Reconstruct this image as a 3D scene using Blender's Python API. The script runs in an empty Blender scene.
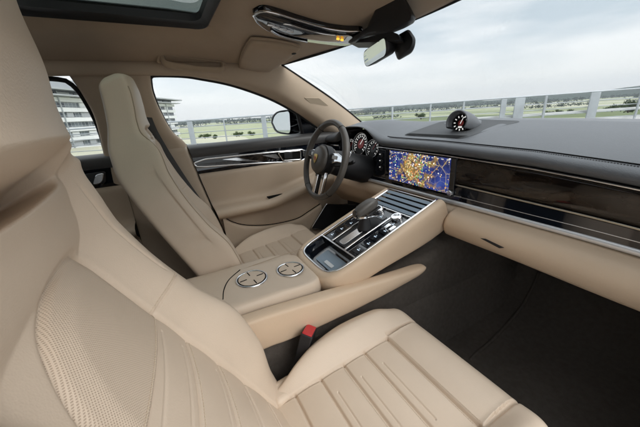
import bpy, bmesh, math, random
import numpy as np
from mathutils import Vector, Matrix
random.seed(7); rng = np.random.default_rng(7)
S = bpy.context.scene; COL = S.collection
rad = math.radians

# ------------------------------------------------------------------ camera
# car coordinates in metres: x to the car's right, y forward, z up, z = 0 on the cabin floor
CAM = np.array([.728, -.118, .8625]); YAW, PITCH, ROLL, FPX = rad(63.), rad(-19.4), rad(-3.75), 285.
_f = np.array([-math.sin(YAW)*math.cos(PITCH), math.cos(YAW)*math.cos(PITCH), math.sin(PITCH)])
_r = np.array([math.cos(YAW), math.sin(YAW), 0.]); _u = np.cross(_r, _f)
_r, _u = math.cos(ROLL)*_r+math.sin(ROLL)*_u, -math.sin(ROLL)*_r+math.cos(ROLL)*_u
cd = bpy.data.cameras.new('camera'); cam = bpy.data.objects.new('camera', cd); COL.objects.link(cam)
cd.sensor_width = 36; cd.lens = 36*FPX/640; cd.clip_start = .01; cd.clip_end = 20000
cam.matrix_world = Matrix(((_r[0], _u[0], -_f[0], CAM[0]), (_r[1], _u[1], -_f[1], CAM[1]), (_r[2], _u[2], -_f[2], CAM[2]), (0, 0, 0, 1)))
S.camera = cam

# ------------------------------------------------------------------ sky, sun, exposure
SUN_EL, SUN_AZ = rad(38), rad(22)           # azimuth from +x towards +y: the bright side of the overcast lies to the right, past the open passenger door
w = bpy.data.worlds.new('World'); S.world = w; w.use_nodes = True
def sky_nodes():
    n = w.node_tree.nodes; l = w.node_tree.links; n.clear()
    out = n.new('ShaderNodeOutputWorld'); bg = n.new('ShaderNodeBackground')
    sk = n.new('ShaderNodeTexSky'); sk.sky_type = 'NISHITA'; sk.sun_disc = False
    sk.sun_elevation = SUN_EL; sk.sun_rotation = math.pi/2-SUN_AZ
    tc = n.new('ShaderNodeTexCoord'); mp = n.new('ShaderNodeMapping'); mp.inputs['Scale'].default_value = (1.3, 1.3, 6.5)
    nz = n.new('ShaderNodeTexNoise'); nz.inputs['Scale'].default_value = 1.5; nz.inputs['Detail'].default_value = 7; nz.inputs['Roughness'].default_value = .55
    cr = n.new('ShaderNodeValToRGB'); cr.color_ramp.elements[0].position = .38; cr.color_ramp.elements[1].position = .60
    cr.color_ramp.elements[0].color = (5.5, 6.3, 6.9, 1); cr.color_ramp.elements[1].color = (9.3, 9.4, 9.5, 1)
    # an overcast sky is brighter overhead and on the sun's side
    sx = n.new('ShaderNodeSeparateXYZ'); el = n.new('ShaderNodeMapRange')
    el.inputs['From Min'].default_value = .35; el.inputs['From Max'].default_value = 1.0; el.inputs['To Min'].default_value = 1.0; el.inputs['To Max'].default_value = 2.2
    dt = n.new('ShaderNodeVectorMath'); dt.operation = 'DOT_PRODUCT'; dt.inputs[1].default_value = (math.cos(SUN_AZ), math.sin(SUN_AZ), 0)
    sd = n.new('ShaderNodeMapRange'); sd.inputs['From Min'].default_value = .1; sd.inputs['From Max'].default_value = 1.0; sd.inputs['To Min'].default_value = 1.0; sd.inputs['To Max'].default_value = 1.25
    mu = n.new('ShaderNodeMath'); mu.operation = 'MULTIPLY'
    sc = n.new('ShaderNodeVectorMath'); sc.operation = 'SCALE'
    hz = n.new('ShaderNodeMapRange'); hz.inputs['From Min'].default_value = 0; hz.inputs['From Max'].default_value = .16
    hm = n.new('ShaderNodeMix'); hm.data_type = 'RGBA'; hm.inputs[6].default_value = (9.7, 9.6, 9.3, 1)
    mx = n.new('ShaderNodeMix'); mx.data_type = 'RGBA'; mx.inputs[0].default_value = .88
    l.new(tc.outputs['Generated'], mp.inputs['Vector']); l.new(mp.outputs[0], nz.inputs['Vector']); l.new(nz.outputs[0], cr.inputs[0])
    l.new(tc.outputs['Generated'], sx.inputs[0]); l.new(sx.outputs[2], el.inputs['Value']); l.new(sx.outputs[2], hz.inputs['Value'])
    l.new(tc.outputs['Generated'], dt.inputs[0]); l.new(dt.outputs['Value'], sd.inputs['Value'])
    l.new(el.outputs[0], mu.inputs[0]); l.new(sd.outputs[0], mu.inputs[1])
    l.new(hz.outputs[0], hm.inputs[0]); l.new(cr.outputs[0], hm.inputs[7])
    l.new(hm.outputs[2], sc.inputs[0]); l.new(mu.outputs[0], sc.inputs['Scale'])
    l.new(sk.outputs[0], mx.inputs[6]); l.new(sc.outputs[0], mx.inputs[7]); l.new(mx.outputs[2], bg.inputs[0])
    bg.inputs[1].default_value = .075; l.new(bg.outputs[0], out.inputs[0])
sky_nodes()
sl = bpy.data.lights.new('sun', 'SUN'); sl.energy = 1.05; sl.angle = rad(40); sl.color = (1, .965, .915)
so = bpy.data.objects.new('sun', sl); COL.objects.link(so)
sdir = Vector((math.cos(SUN_EL)*math.cos(SUN_AZ), math.cos(SUN_EL)*math.sin(SUN_AZ), math.sin(SUN_EL)))
so.rotation_euler = sdir.to_track_quat('Z', 'Y').to_euler()
S.view_settings.view_transform = 'Standard'; S.view_settings.look = 'None'; S.view_settings.gamma = 1; S.view_settings.exposure = .8
S.render.engine = 'CYCLES'; S.cycles.use_denoising = True; S.cycles.max_bounces = 10; S.cycles.diffuse_bounces = 5; S.cycles.glossy_bounces = 4
S.cycles.transparent_max_bounces = 16; S.cycles.caustics_reflective = False; S.cycles.caustics_refractive = False; S.cycles.sample_clamp_indirect = 6; S.cycles.use_adaptive_sampling = True; S.cycles.adaptive_threshold = .025

# ------------------------------------------------------------------ helpers
def ray(px, py): return _f+_r*(px-320)/FPX-_u*(py-213.5)/FPX
def V(px, py, **k):                        # the point of the car seen at a photo pixel, on a plane x= / y= / z= of the car
    d = ray(px, py); a, v = list(k.items())[0]; i = 'xyz'.index(a); return CAM+d*(v-CAM[i])/d[i]
def VP(px, py, p0, n):
    d = ray(px, py); n = np.array(n, float); return CAM+d*((np.array(p0)-CAM)@n)/(d@n)
def base(o): return np.array(o['_b']) if o is not None and '_b' in o else np.zeros(3)
def thing(name, label, cat, loc=(0, 0, 0), group=None):
    o = bpy.data.objects.new(name, None); COL.objects.link(o); o.location = loc; o['_b'] = tuple(float(v) for v in loc)
    o.empty_display_size = .05; tag(o, label, cat, group); return o
def tag(o, label=None, cat=None, group=None, kind=None):
    if label: o['label'] = label
    if cat: o['category'] = cat
    if group: o['group'] = group
    if kind: o['kind'] = kind
    return o
def mesh(name, verts, faces, mat, parent=None, smooth=True, sharp=None, bevel=0, seg=3, subsurf=0, thick=0, toff=0, mats=None, fmat=None, frame=None, vn=None):
    """one mesh object; verts in car coordinates (or in the given frame's own coordinates)"""
    verts = np.asarray(verts, float).reshape(-1, 3)
    b = base(parent)
    me = bpy.data.meshes.new(name)
    org = np.zeros(3) if frame is not None else b
    me.from_pydata((verts-org).tolist(), [], [list(map(int, f)) for f in faces]); me.validate()
    for m in (mats or [mat]): me.materials.append(m)
    if fmat is not None: me.polygons.foreach_set('material_index', np.asarray(fmat, np.int32))
    if smooth: me.polygons.foreach_set('use_smooth', [True]*len(me.polygons))
    if vn is not None: me.normals_split_custom_set_from_vertices(np.asarray(vn).tolist())
    if sharp: me.set_sharp_from_angle(angle=rad(sharp))
    o = bpy.data.objects.new(name, me); COL.objects.link(o)
    if parent is not None:
        o.parent = parent; o['_b'] = tuple(float(v) for v in b)
    if frame is not None:
        O, X, T, N = frame; p = np.asarray(O)-b
        o.matrix_local = Matrix(((X[0], T[0], N[0], p[0]), (X[1], T[1], N[1], p[1]), (X[2], T[2], N[2], p[2]), (0, 0, 0, 1)))
    if thick:
        m = o.modifiers.new('thick', 'SOLIDIFY'); m.thickness = thick; m.offset = toff
    if bevel:
        m = o.modifiers.new('bevel', 'BEVEL'); m.width = bevel; m.segments = seg; m.limit_method = 'ANGLE'; m.angle_limit = rad(35); m.harden_normals = False
    if subsurf:
        m = o.modifiers.new('sub', 'SUBSURF'); m.levels = subsurf; m.render_levels = subsurf
    return o
def gridf(nu, nv, cu=False, cv=False):
    f = []
    for i in range(nu if cu else nu-1):
        for j in range(nv if cv else nv-1):
            a, b2 = i, (i+1) % nu; c, d = j, (j+1) % nv
            f.append((a*nv+c, b2*nv+c, b2*nv+d, a*nv+d))
    return f
def grid(name, P, mat, parent=None, cu=False, cv=False, flip=False, **k):
    P = np.asarray(P, float); nu, nv = P.shape[:2]; f = gridf(nu, nv, cu, cv)
    if flip: f = [t[::-1] for t in f]
    return mesh(name, P.reshape(-1, 3), f, mat, parent, **k)
def resample(P, n, smooth=True):
    P = np.asarray(P, float)
    if smooth and len(P) > 2:
        Q = []; E_ = np.vstack([2*P[0]-P[1], P, 2*P[-1]-P[-2]])
        for i in range(1, len(E_)-2):
            p0, p1, p2, p3 = E_[i-1:i+3]
            for t in np.linspace(0, 1, 12, endpoint=False):
                Q.append(.5*((2*p1)+(-p0+p2)*t+(2*p0-5*p1+4*p2-p3)*t*t+(-p0+3*p1-3*p2+p3)*t**3))
        Q.append(P[-1]); P = np.array(Q)
    d = np.concatenate([[0], np.cumsum(np.linalg.norm(np.diff(P, axis=0), axis=1))]); t = np.linspace(0, d[-1], n)
    return np.stack([np.interp(t, d, P[:, i]) for i in range(P.shape[1])], -1)
def ribbon(name, lines, mat, parent=None, n=60, m=None, smooth_across=True, smooth_along=True, **k):
    """surface lofted through several polylines"""
    L = np.array([resample(l, n, smooth_along) for l in lines])
    if m:
        L = np.stack([resample(L[:, i], m, smooth_across) for i in range(n)], 1)
    return grid(name, L, mat, parent, **k)
def tube_geo(path, r, n=10, closed=False):
    P = np.asarray(path, float); N = len(P); r = np.broadcast_to(r, (N,))
    V_, F_ = [], []; up = None
    for i in range(N):
        if closed: t = P[(i+1) % N]-P[i-1]
        else: t = P[min(i+1, N-1)]-P[max(i-1, 0)]
        t = t/np.linalg.norm(t)
        if up is None:
            a = np.array([0, 0, 1.]) if abs(t[2]) < .9 else np.array([1., 0, 0]); up = a-t*(a@t)
        else: up = up-t*(up@t)
        up /= np.linalg.norm(up); s = np.cross(t, up)
        for j in range(n):
            q = 2*math.pi*j/n; V_.append(P[i]+r[i]*(up*math.cos(q)+s*math.sin(q)))
    F_ = [(i*n+j, ((i+1) % N)*n+j, ((i+1) % N)*n+(j+1) % n, i*n+(j+1) % n) for i in range(N if closed else N-1) for j in range(n)]
    if not closed: F_ += [tuple(range(n))[::-1][::-1], tuple((N-1)*n+j for j in range(n))[::-1]]
    return V_, F_
def tube(name, path, r, mat, parent=None, n=10, closed=False, **k):
    v, f = tube_geo(path, r, n, closed); return mesh(name, v, f, mat, parent, **k)
class MB:
    def __init__(s): s.v = []; s.f = []
    def add(s, v, f):
        o = len(s.v); s.v += [tuple(p) for p in v]; s.f += [tuple(i+o for i in q) for q in f]; return s
    def box(s, c, d, X=(1, 0, 0), Y=(0, 1, 0), Z=(0, 0, 1)):
        X, Y, Z = [np.array(a, float) for a in (X, Y, Z)]; c = np.array(c, float)
        v = [c+X*d[0]/2*i+Y*d[1]/2*j+Z*d[2]/2*k for i in (-1, 1) for j in (-1, 1) for k in (-1, 1)]
        return s.add(v, [(0, 1, 3, 2), (4, 6, 7, 5), (0, 4, 5, 1), (2, 3, 7, 6), (0, 2, 6, 4), (1, 5, 7, 3)])
    def tube(s, path, r, n=8, closed=False): return s.add(*tube_geo(path, r, n, closed))
    def prism(s, pts, off):
        p = [np.array(q, float) for q in pts]; n = len(p); off = np.array(off, float)
        return s.add(p+[q+off for q in p], [tuple(range(n))[::-1], tuple(range(n, 2*n))]+[(i, (i+1) % n, n+(i+1) % n, n+i) for i in range(n)])
    def lathe(s, prof, c, A, n=32):        # prof: (radius, height) pairs round axis A
        A = np.array(A, float); A /= np.linalg.norm(A); c = np.array(c, float)
        a = np.array([1., 0, 0]) if abs(A[0]) < .8 else np.array([0, 1., 0]); U = a-A*(a@A); U /= np.linalg.norm(U); W = np.cross(A, U)
        v = [c+A*h+r*(U*math.cos(2*math.pi*j/n)+W*math.sin(2*math.pi*j/n)) for r, h in prof for j in range(n)]
        f = [(i*n+j, i*n+(j+1) % n, (i+1)*n+(j+1) % n, (i+1)*n+j) for i in range(len(prof)-1) for j in range(n)]
        if prof[0][0] > 1e-5: f.append(tuple(range(n))[::-1])
        if prof[-1][0] > 1e-5: f.append(tuple((len(prof)-1)*n+j for j in range(n)))
        return s.add(v, f)
    def build(s, name, mat, parent=None, **k):
        k.setdefault('sharp', 40); o = mesh(name, s.v, s.f, mat, parent, **k)
        bm = bmesh.new(); bm.from_mesh(o.data); bmesh.ops.recalc_face_normals(bm, faces=bm.faces); bm.to_mesh(o.data); bm.free(); return o
def rounded(pts, r, n=5):                  # round the corners of a closed planar polygon
    P = [np.array(p, float) for p in pts]; N = len(P); r = r if hasattr(r, '__len__') else [r]*N; out = []
    for i in range(N):
        a, b, c = P[i-1], P[i], P[(i+1) % N]; u = a-b; v = c-b; lu, lv = np.linalg.norm(u), np.linalg.norm(v)
        d = min(r[i], lu*.49, lv*.49); p0 = b+u/lu*d; p1 = b+v/lv*d
        for t in np.linspace(0, 1, n): out.append((1-t)**2*p0+2*t*(1-t)*b+t*t*p1)
    return out
def ss(a, b, x):
    t = np.clip((np.asarray(x, float)-a)/(b-a), 0, 1); return t*t*(3-2*t)
def sint(x, xs, ys):
    xs = np.asarray(xs, float); ys = np.asarray(ys, float); d = np.diff(ys)/np.diff(xs); m = np.concatenate([[d[0]], (d[1:]+d[:-1])/2, [d[-1]]])
    m[1:-1] = np.where(d[1:]*d[:-1] <= 0, 0, 2*d[1:]*d[:-1]/np.where(d[1:]+d[:-1] == 0, 1, d[1:]+d[:-1]))
    x = np.clip(np.asarray(x, float), xs[0], xs[-1]); i = np.clip(np.searchsorted(xs, x)-1, 0, len(d)-1); h = xs[i+1]-xs[i]; t = (x-xs[i])/h
    return ys[i]*(1+2*t)*(1-t)**2+m[i]*h*t*(1-t)**2+ys[i+1]*t*t*(3-2*t)+m[i+1]*h*t*t*(t-1)
def segdist(s, t, poly):
    d = np.full(np.shape(s), 9.)
    for (a, b), (c, e) in zip(poly[:-1], poly[1:]):
        L = (c-a)**2+(e-b)**2; k = np.clip(((s-a)*(c-a)+(t-b)*(e-b))/L, 0, 1)
        d = np.minimum(d, np.hypot(s-a-k*(c-a), t-b-k*(e-b)))
    return d

# ------------------------------------------------------------------ materials
def mat(name, col, rough=.5, metal=0., spec=.5, bump=None, var=None, coat=0., sheen=0., emit=None, coord='Object'):
    m = bpy.data.materials.new(name); m.use_nodes = True; n = m.node_tree.nodes; l = m.node_tree.links; p = n['Principled BSDF']
    p.inputs['Base Color'].default_value = (*col, 1); p.inputs['Roughness'].default_value = rough; p.inputs['Metallic'].default_value = metal
    p.inputs['Specular IOR Level'].default_value = spec; p.inputs['Coat Weight'].default_value = coat; p.inputs['Coat Roughness'].default_value = .05
    p.inputs['Sheen Weight'].default_value = sheen
    if emit: p.inputs['Emission Color'].default_value = (*emit[0], 1); p.inputs['Emission Strength'].default_value = emit[1]
    tc = n.new('ShaderNodeTexCoord')
    if var:                                # (scale, amount): soft blotches of wear
        nz = n.new('ShaderNodeTexNoise'); nz.inputs['Scale'].default_value = var[0]; nz.inputs['Detail'].default_value = 4
        mr = n.new('ShaderNodeMapRange'); mr.inputs['From Min'].default_value = .3; mr.inputs['From Max'].default_value = .7
        mr.inputs['To Min'].default_value = 1-var[1]; mr.inputs['To Max'].default_value = 1+var[1]
        sc = n.new('ShaderNodeVectorMath'); sc.operation = 'SCALE'; sc.inputs[0].default_value = col
        l.new(tc.outputs[coord], nz.inputs['Vector']); l.new(nz.outputs[0], mr.inputs['Value']); l.new(mr.outputs[0], sc.inputs['Scale']); l.new(sc.outputs[0], p.inputs['Base Color'])
        m2 = n.new('ShaderNodeMapRange'); m2.inputs['To Min'].default_value = max(.02, rough-.06); m2.inputs['To Max'].default_value = rough+.06
        l.new(nz.outputs[0], m2.inputs['Value']); l.new(m2.outputs[0], p.inputs['Roughness'])
    if bump:                               # (kind, scale, strength, distance)
        if bump[0] == 'grain':
            b1 = n.new('ShaderNodeTexVoronoi'); b1.inputs['Scale'].default_value = bump[1]; b1.feature = 'SMOOTH_F1'; h = b1.outputs['Distance']
        else:
            b1 = n.new('ShaderNodeTexNoise'); b1.inputs['Scale'].default_value = bump[1]; b1.inputs['Detail'].default_value = 6; h = b1.outputs[0]
        l.new(tc.outputs[coord], b1.inputs['Vector']); bp = n.new('ShaderNodeBump'); bp.inputs['Strength'].default_value = bump[2]; bp.inputs['Distance'].default_value = bump[3]
        l.new(h, bp.inputs['Height']); l.new(bp.outputs[0], p.inputs['Normal'])
        if bump[0] == 'grain':
            n2 = n.new('ShaderNodeTexNoise'); n2.inputs['Scale'].default_value = 26; n2.inputs['Detail'].default_value = 3; b2 = n.new('ShaderNodeBump'); b2.inputs['Strength'].default_value = .10; b2.inputs['Distance'].default_value = .004
            l.new(tc.outputs[coord], n2.inputs['Vector']); l.new(n2.outputs[0], b2.inputs['Height']); l.new(b2.outputs[0], bp.inputs['Normal'])
    return m
BEIGE = (.605, .492, .385)
M = dict(
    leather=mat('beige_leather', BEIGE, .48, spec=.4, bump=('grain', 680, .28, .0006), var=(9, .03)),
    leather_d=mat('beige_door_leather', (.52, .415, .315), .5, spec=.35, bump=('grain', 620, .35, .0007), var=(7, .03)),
    dashb=mat('saddle_beige_leather', (.605, .462, .332), .5, spec=.35, bump=('grain', 620, .35, .0007), var=(7, .03)),
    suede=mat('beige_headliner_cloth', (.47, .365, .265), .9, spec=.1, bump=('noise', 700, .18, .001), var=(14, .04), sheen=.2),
    dark=mat('dark_grey_leather', (.108, .114, .124), .42, spec=.55, bump=('grain', 560, .5, .0008), var=(8, .08)),
    darkdoor=mat('dark_grey_door_pad', (.052, .050, .050), .5, spec=.5, bump=('grain', 700, .2, .0006), var=(8, .08)),
    carpet=mat('dark_carpet', (.135, .116, .10), .95, spec=.05, bump=('noise', 900, .9, .004), var=(70, .10)),
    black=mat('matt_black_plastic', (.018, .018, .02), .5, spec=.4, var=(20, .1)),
    gloss=mat('gloss_black_panel', (.006, .008, .013), .06, spec=.6, coat=.6),
    chrome=mat('satin_silver', (.80, .81, .83), .24, 1.),
    bright=mat('polished_silver', (.82, .83, .85), .1, 1.),
    rubber=mat('black_seal_rubber', (.015, .015, .016), .6, spec=.3),
    stitch=mat('beige_stitch_thread', (.62, .52, .40), .8),
    dstitch=mat('grey_stitch_thread', (.09, .09, .095), .8),
    wheel=mat('dark_wheel_leather', (.085, .077, .069), .42, spec=.5, bump=('grain', 900, .25, .0005), var=(30, .1)),
    bracket=mat('pale_button_mark', (.65, .68, .70), .5),
    mirror=mat('mirror_silver', (.66, .70, .71), .015, 1.),
    paint=mat('dark_blue_black_paint', (.010, .013, .02), .12, spec=.6, coat=1),
    shade=mat('shadow_gap_black', (.01, .01, .01), .8, spec=.1),
    red=mat('red_buckle_plastic', (.50, .03, .035), .4),
    gold=mat('gold_crest', (.55, .38, .13), .3, 1.),
    crest_red=mat('red_crest_enamel', (.35, .02, .02), .3),
    galv=mat('galvanised_steel', (.40, .43, .45), .5, .55, var=(3, .12), bump=('noise', 40, .1, .01)),
    concrete=mat('pale_concrete', (.36, .36, .35), .9, spec=.2, var=(.7, .14), bump=('noise', 8, .3, .02)),
    white=mat('white_panel', (.70, .72, .73), .6, var=(.12, .05)),
    grey=mat('grey_cladding', (.36, .38, .40), .6, var=(.1, .08)),
    window=mat('dark_window_glass', (.06, .085, .11), .12, spec=.6),
    kerb=mat('white_painted_metal', (.70, .71, .70), .55, var=(2, .06)),
)
def wood():
    m = mat('dark_burr_wood', (.03, .018, .012), .05, spec=.5); n = m.node_tree.nodes; l = m.node_tree.links; p = n['Principled BSDF']
    tc = n['Texture Coordinate']; mp = n.new('ShaderNodeMapping'); mp.inputs['Scale'].default_value = (7, 7, 14)
    nz = n.new('ShaderNodeTexNoise'); nz.inputs['Scale'].default_value = 1.6; nz.inputs['Detail'].default_value = 9; nz.inputs['Distortion'].default_value = 2.2
    cr = n.new('ShaderNodeValToRGB'); cr.color_ramp.elements[0].position = .35; cr.color_ramp.elements[1].position = .72
    cr.color_ramp.elements[0].color = (.009, .007, .006, 1); cr.color_ramp.elements[1].color = (.030, .021, .015, 1)
    l.new(tc.outputs['Object'], mp.inputs[0]); l.new(mp.outputs[0], nz.inputs['Vector']); l.new(nz.outputs[0], cr.inputs[0]); l.new(cr.outputs[0], p.inputs['Base Color']); return m
M['wood'] = wood()
def perforated():                          # rows of punched holes, in the seat's own coordinates
    m = mat('perforated_beige_leather', BEIGE, .5, spec=.35); n = m.node_tree.nodes; l = m.node_tree.links; p = n['Principled BSDF']; tc = n['Texture Coordinate']
    mp = n.new('ShaderNodeMapping'); mp.inputs['Rotation'].default_value = (0, 0, rad(45)); k = 1/.0021; mp.inputs['Scale'].default_value = (k, k, 0)
    fr = n.new('ShaderNodeVectorMath'); fr.operation = 'FRACTION'; sb = n.new('ShaderNodeVectorMath'); sb.operation = 'SUBTRACT'; sb.inputs[1].default_value = (.5, .5, 0)
    ln = n.new('ShaderNodeVectorMath'); ln.operation = 'LENGTH'; mr = n.new('ShaderNodeMapRange')
    mr.interpolation_type = 'SMOOTHSTEP'; mr.inputs['From Min'].default_value = .16; mr.inputs['From Max'].default_value = .36
    mx = n.new('ShaderNodeMix'); mx.data_type = 'RGBA'; mx.inputs[6].default_value = (.42, .33, .25, 1); mx.inputs[7].default_value = (*BEIGE, 1)
    l.new(tc.outputs['Object'], mp.inputs[0]); l.new(mp.outputs[0], fr.inputs[0]); l.new(fr.outputs[0], sb.inputs[0]); l.new(sb.outputs[0], ln.inputs[0])
    l.new(ln.outputs['Value'], mr.inputs['Value']); l.new(mr.outputs[0], mx.inputs[0]); l.new(mx.outputs[2], p.inputs['Base Color'])
    bp = n.new('ShaderNodeBump'); bp.inputs['Strength'].default_value = .6; bp.inputs['Distance'].default_value = .0006; l.new(mr.outputs[0], bp.inputs['Height']); l.new(bp.outputs[0], p.inputs['Normal'])
    return m
M['perf'] = perforated()
M['seamb'] = mat('beige_seam', (.36, .28, .20), .7)
def glass(name, tint, refl=1.0):
    m = bpy.data.materials.new(name); m.use_nodes = True; n = m.node_tree.nodes; l = m.node_tree.links; n.clear()
    o = n.new('ShaderNodeOutputMaterial'); t = n.new('ShaderNodeBsdfTransparent'); t.inputs[0].default_value = (*tint, 1)
    g = n.new('ShaderNodeBsdfGlossy'); g.inputs['Roughness'].default_value = .0; fr = n.new('ShaderNodeFresnel'); fr.inputs[0].default_value = 1.45
    mu = n.new('ShaderNodeMath'); mu.operation = 'MULTIPLY'; mu.inputs[1].default_value = refl; mx = n.new('ShaderNodeMixShader')
    l.new(fr.outputs[0], mu.inputs[0]); l.new(mu.outputs[0], mx.inputs[0]); l.new(t.outputs[0], mx.inputs[1]); l.new(g.outputs[0], mx.inputs[2]); l.new(mx.outputs[0], o.inputs[0]); return m
M['glass'] = glass('clear_car_glass', (.95, .965, .96), .09)
M['roofglass'] = glass('tinted_roof_glass', (.20, .235, .21), .4)
def map_screen():                          # lit display: navy map with a dense warm town in the middle and pale symbols
    m = bpy.data.materials.new('lit_map_display'); m.use_nodes = True; n = m.node_tree.nodes; l = m.node_tree.links; p = n['Principled BSDF']
    p.inputs['Base Color'].default_value = (.004, .004, .006, 1); p.inputs['Roughness'].default_value = .12
    tc = n.new('ShaderNodeTexCoord'); sx = n.new('ShaderNodeMapping'); l.new(tc.outputs['Object'], sx.inputs[0]); P = sx.outputs[0]
    def noise(sc, det=3, off=0):
        q = n.new('ShaderNodeTexNoise'); q.inputs['Scale'].default_value = sc; q.inputs['Detail'].default_value = det
        mp = n.new('ShaderNodeMapping'); mp.inputs['Location'].default_value = (off, off*.7, 0); l.new(P, mp.inputs[0]); l.new(mp.outputs[0], q.inputs['Vector']); return q.outputs[0]
    def ramp(src, stops):
        c = n.new('ShaderNodeValToRGB'); e = c.color_ramp.elements
        while len(e) < len(stops): e.new(.5)
        for i, (ps, cl) in enumerate(stops): e[i].position = ps; e[i].color = (*cl, 1)
        l.new(src, c.inputs[0]); return c.outputs[0]
    def mix(f, a, b):
        q = n.new('ShaderNodeMix'); q.data_type = 'RGBA'; l.new(f, q.inputs[0])
        for s_, v_ in ((6, a), (7, b)):
            if isinstance(v_, tuple): q.inputs[s_].default_value = (*v_, 1)
            else: l.new(v_, q.inputs[s_])
        return q.outputs[2]
    def math_(op, a, b):
        q = n.new('ShaderNodeMath'); q.operation = op
        for i, v_ in enumerate((a, b)):
            if isinstance(v_, (int, float)): q.inputs[i].default_value = v_
            else: l.new(v_, q.inputs[i])
        return q.outputs[0]
    blue = ramp(noise(16), [(.35, (.010, .016, .075)), (.6, (.020, .038, .19)), (.75, (.04, .07, .25))])
    d = n.new('ShaderNodeVectorMath'); d.operation = 'DISTANCE'; d.inputs[1].default_value = (-.015, 0, .062)
    ms = n.new('ShaderNodeMapping'); ms.inputs['Scale'].default_value = (1, 0, 1); l.new(P, ms.inputs[0]); l.new(ms.outputs[0], d.inputs[0])
    near = n.new('ShaderNodeMapRange'); near.inputs['From Min'].default_value = .115; near.inputs['From Max'].default_value = .01; l.new(d.outputs['Value'], near.inputs['Value'])
    town = ramp(math_('ADD', noise(26, 5, 3), math_('MULTIPLY', near.outputs[0], .32)), [(.60, (0, 0, 0)), (.70, (1, 1, 1))])
    ground = ramp(noise(70, 5, 9), [(.3, (.05, .035, .02)), (.5, (.20, .12, .04)), (.7, (.42, .24, .08))])
    c = mix(town, blue, ground)
    rd = n.new('ShaderNodeTexVoronoi'); rd.feature = 'DISTANCE_TO_EDGE'; rd.inputs['Scale'].default_value = 34; l.new(ms.outputs[0], rd.inputs['Vector'])
    c = mix(math_('MULTIPLY', math_('LESS_THAN', rd.outputs['Distance'], .016), .22), c, (.55, .50, .42))
    rd2 = n.new('ShaderNodeTexVoronoi'); rd2.feature = 'DISTANCE_TO_EDGE'; rd2.inputs['Scale'].default_value = 13; l.new(ms.outputs[0], rd2.inputs['Vector'])
    c = mix(math_('MULTIPLY', math_('LESS_THAN', rd2.outputs['Distance'], .010), .45), c, (.75, .55, .16))
    def dots(sc, r, col_stops, thr, off):
        v = n.new('ShaderNodeTexVoronoi'); v.inputs['Scale'].default_value = sc; mp = n.new('ShaderNodeMapping'); mp.inputs['Location'].default_value = (off, 0, off); mp.inputs['Scale'].default_value = (1, 0, 1)
        l.new(P, mp.inputs[0]); l.new(mp.outputs[0], v.inputs['Vector'])
        s2 = n.new('ShaderNodeSeparateColor'); l.new(v.outputs['Color'], s2.inputs[0])
        a = math_('LESS_THAN', v.outputs['Distance'], r)
        b = math_('LESS_THAN', s2.outputs[0], math_('ADD', math_('MULTIPLY', near.outputs[0], .75), thr))
        return math_('MULTIPLY', a, b), ramp(s2.outputs[1], col_stops)
    f1, c1 = dots(150, .40, [(0, (.75, .28, .04)), (.35, (.85, .75, .5)), (.55, (.8, .8, .85)), (.8, (.12, .4, .1)), (1, (.6, .08, .05))], .10, 0)
    f2, c2 = dots(95, .26, [(0, (.9, .9, .95)), (.4, (.9, .8, .3)), (.75, (.9, .45, .08)), (1, (.2, .5, .16))], .24, 1.7)
    c = mix(f1, c, c1); c = mix(f2, c, c2)
    p.inputs['Emission Strength'].default_value = .8; l.new(c, p.inputs['Emission Color']); return m
M['map'] = map_screen()
def lamp(name, col, s): return mat(name, (.01, .01, .01), .3, emit=(col, s))
M['redlit'] = lamp('red_lit_dial', (.42, .045, .04), .11); M['whitelit'] = lamp('white_lit_marks', (.85, .85, .82), .5); M['amberlit'] = lamp('amber_lit_button', (1, .45, .05), 1.0)
M['bluelit'] = lamp('pale_lit_button_mark', (.7, .85, 1), .5)

# ------------------------------------------------------------------ setting: deck, land, sky is the world

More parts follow.
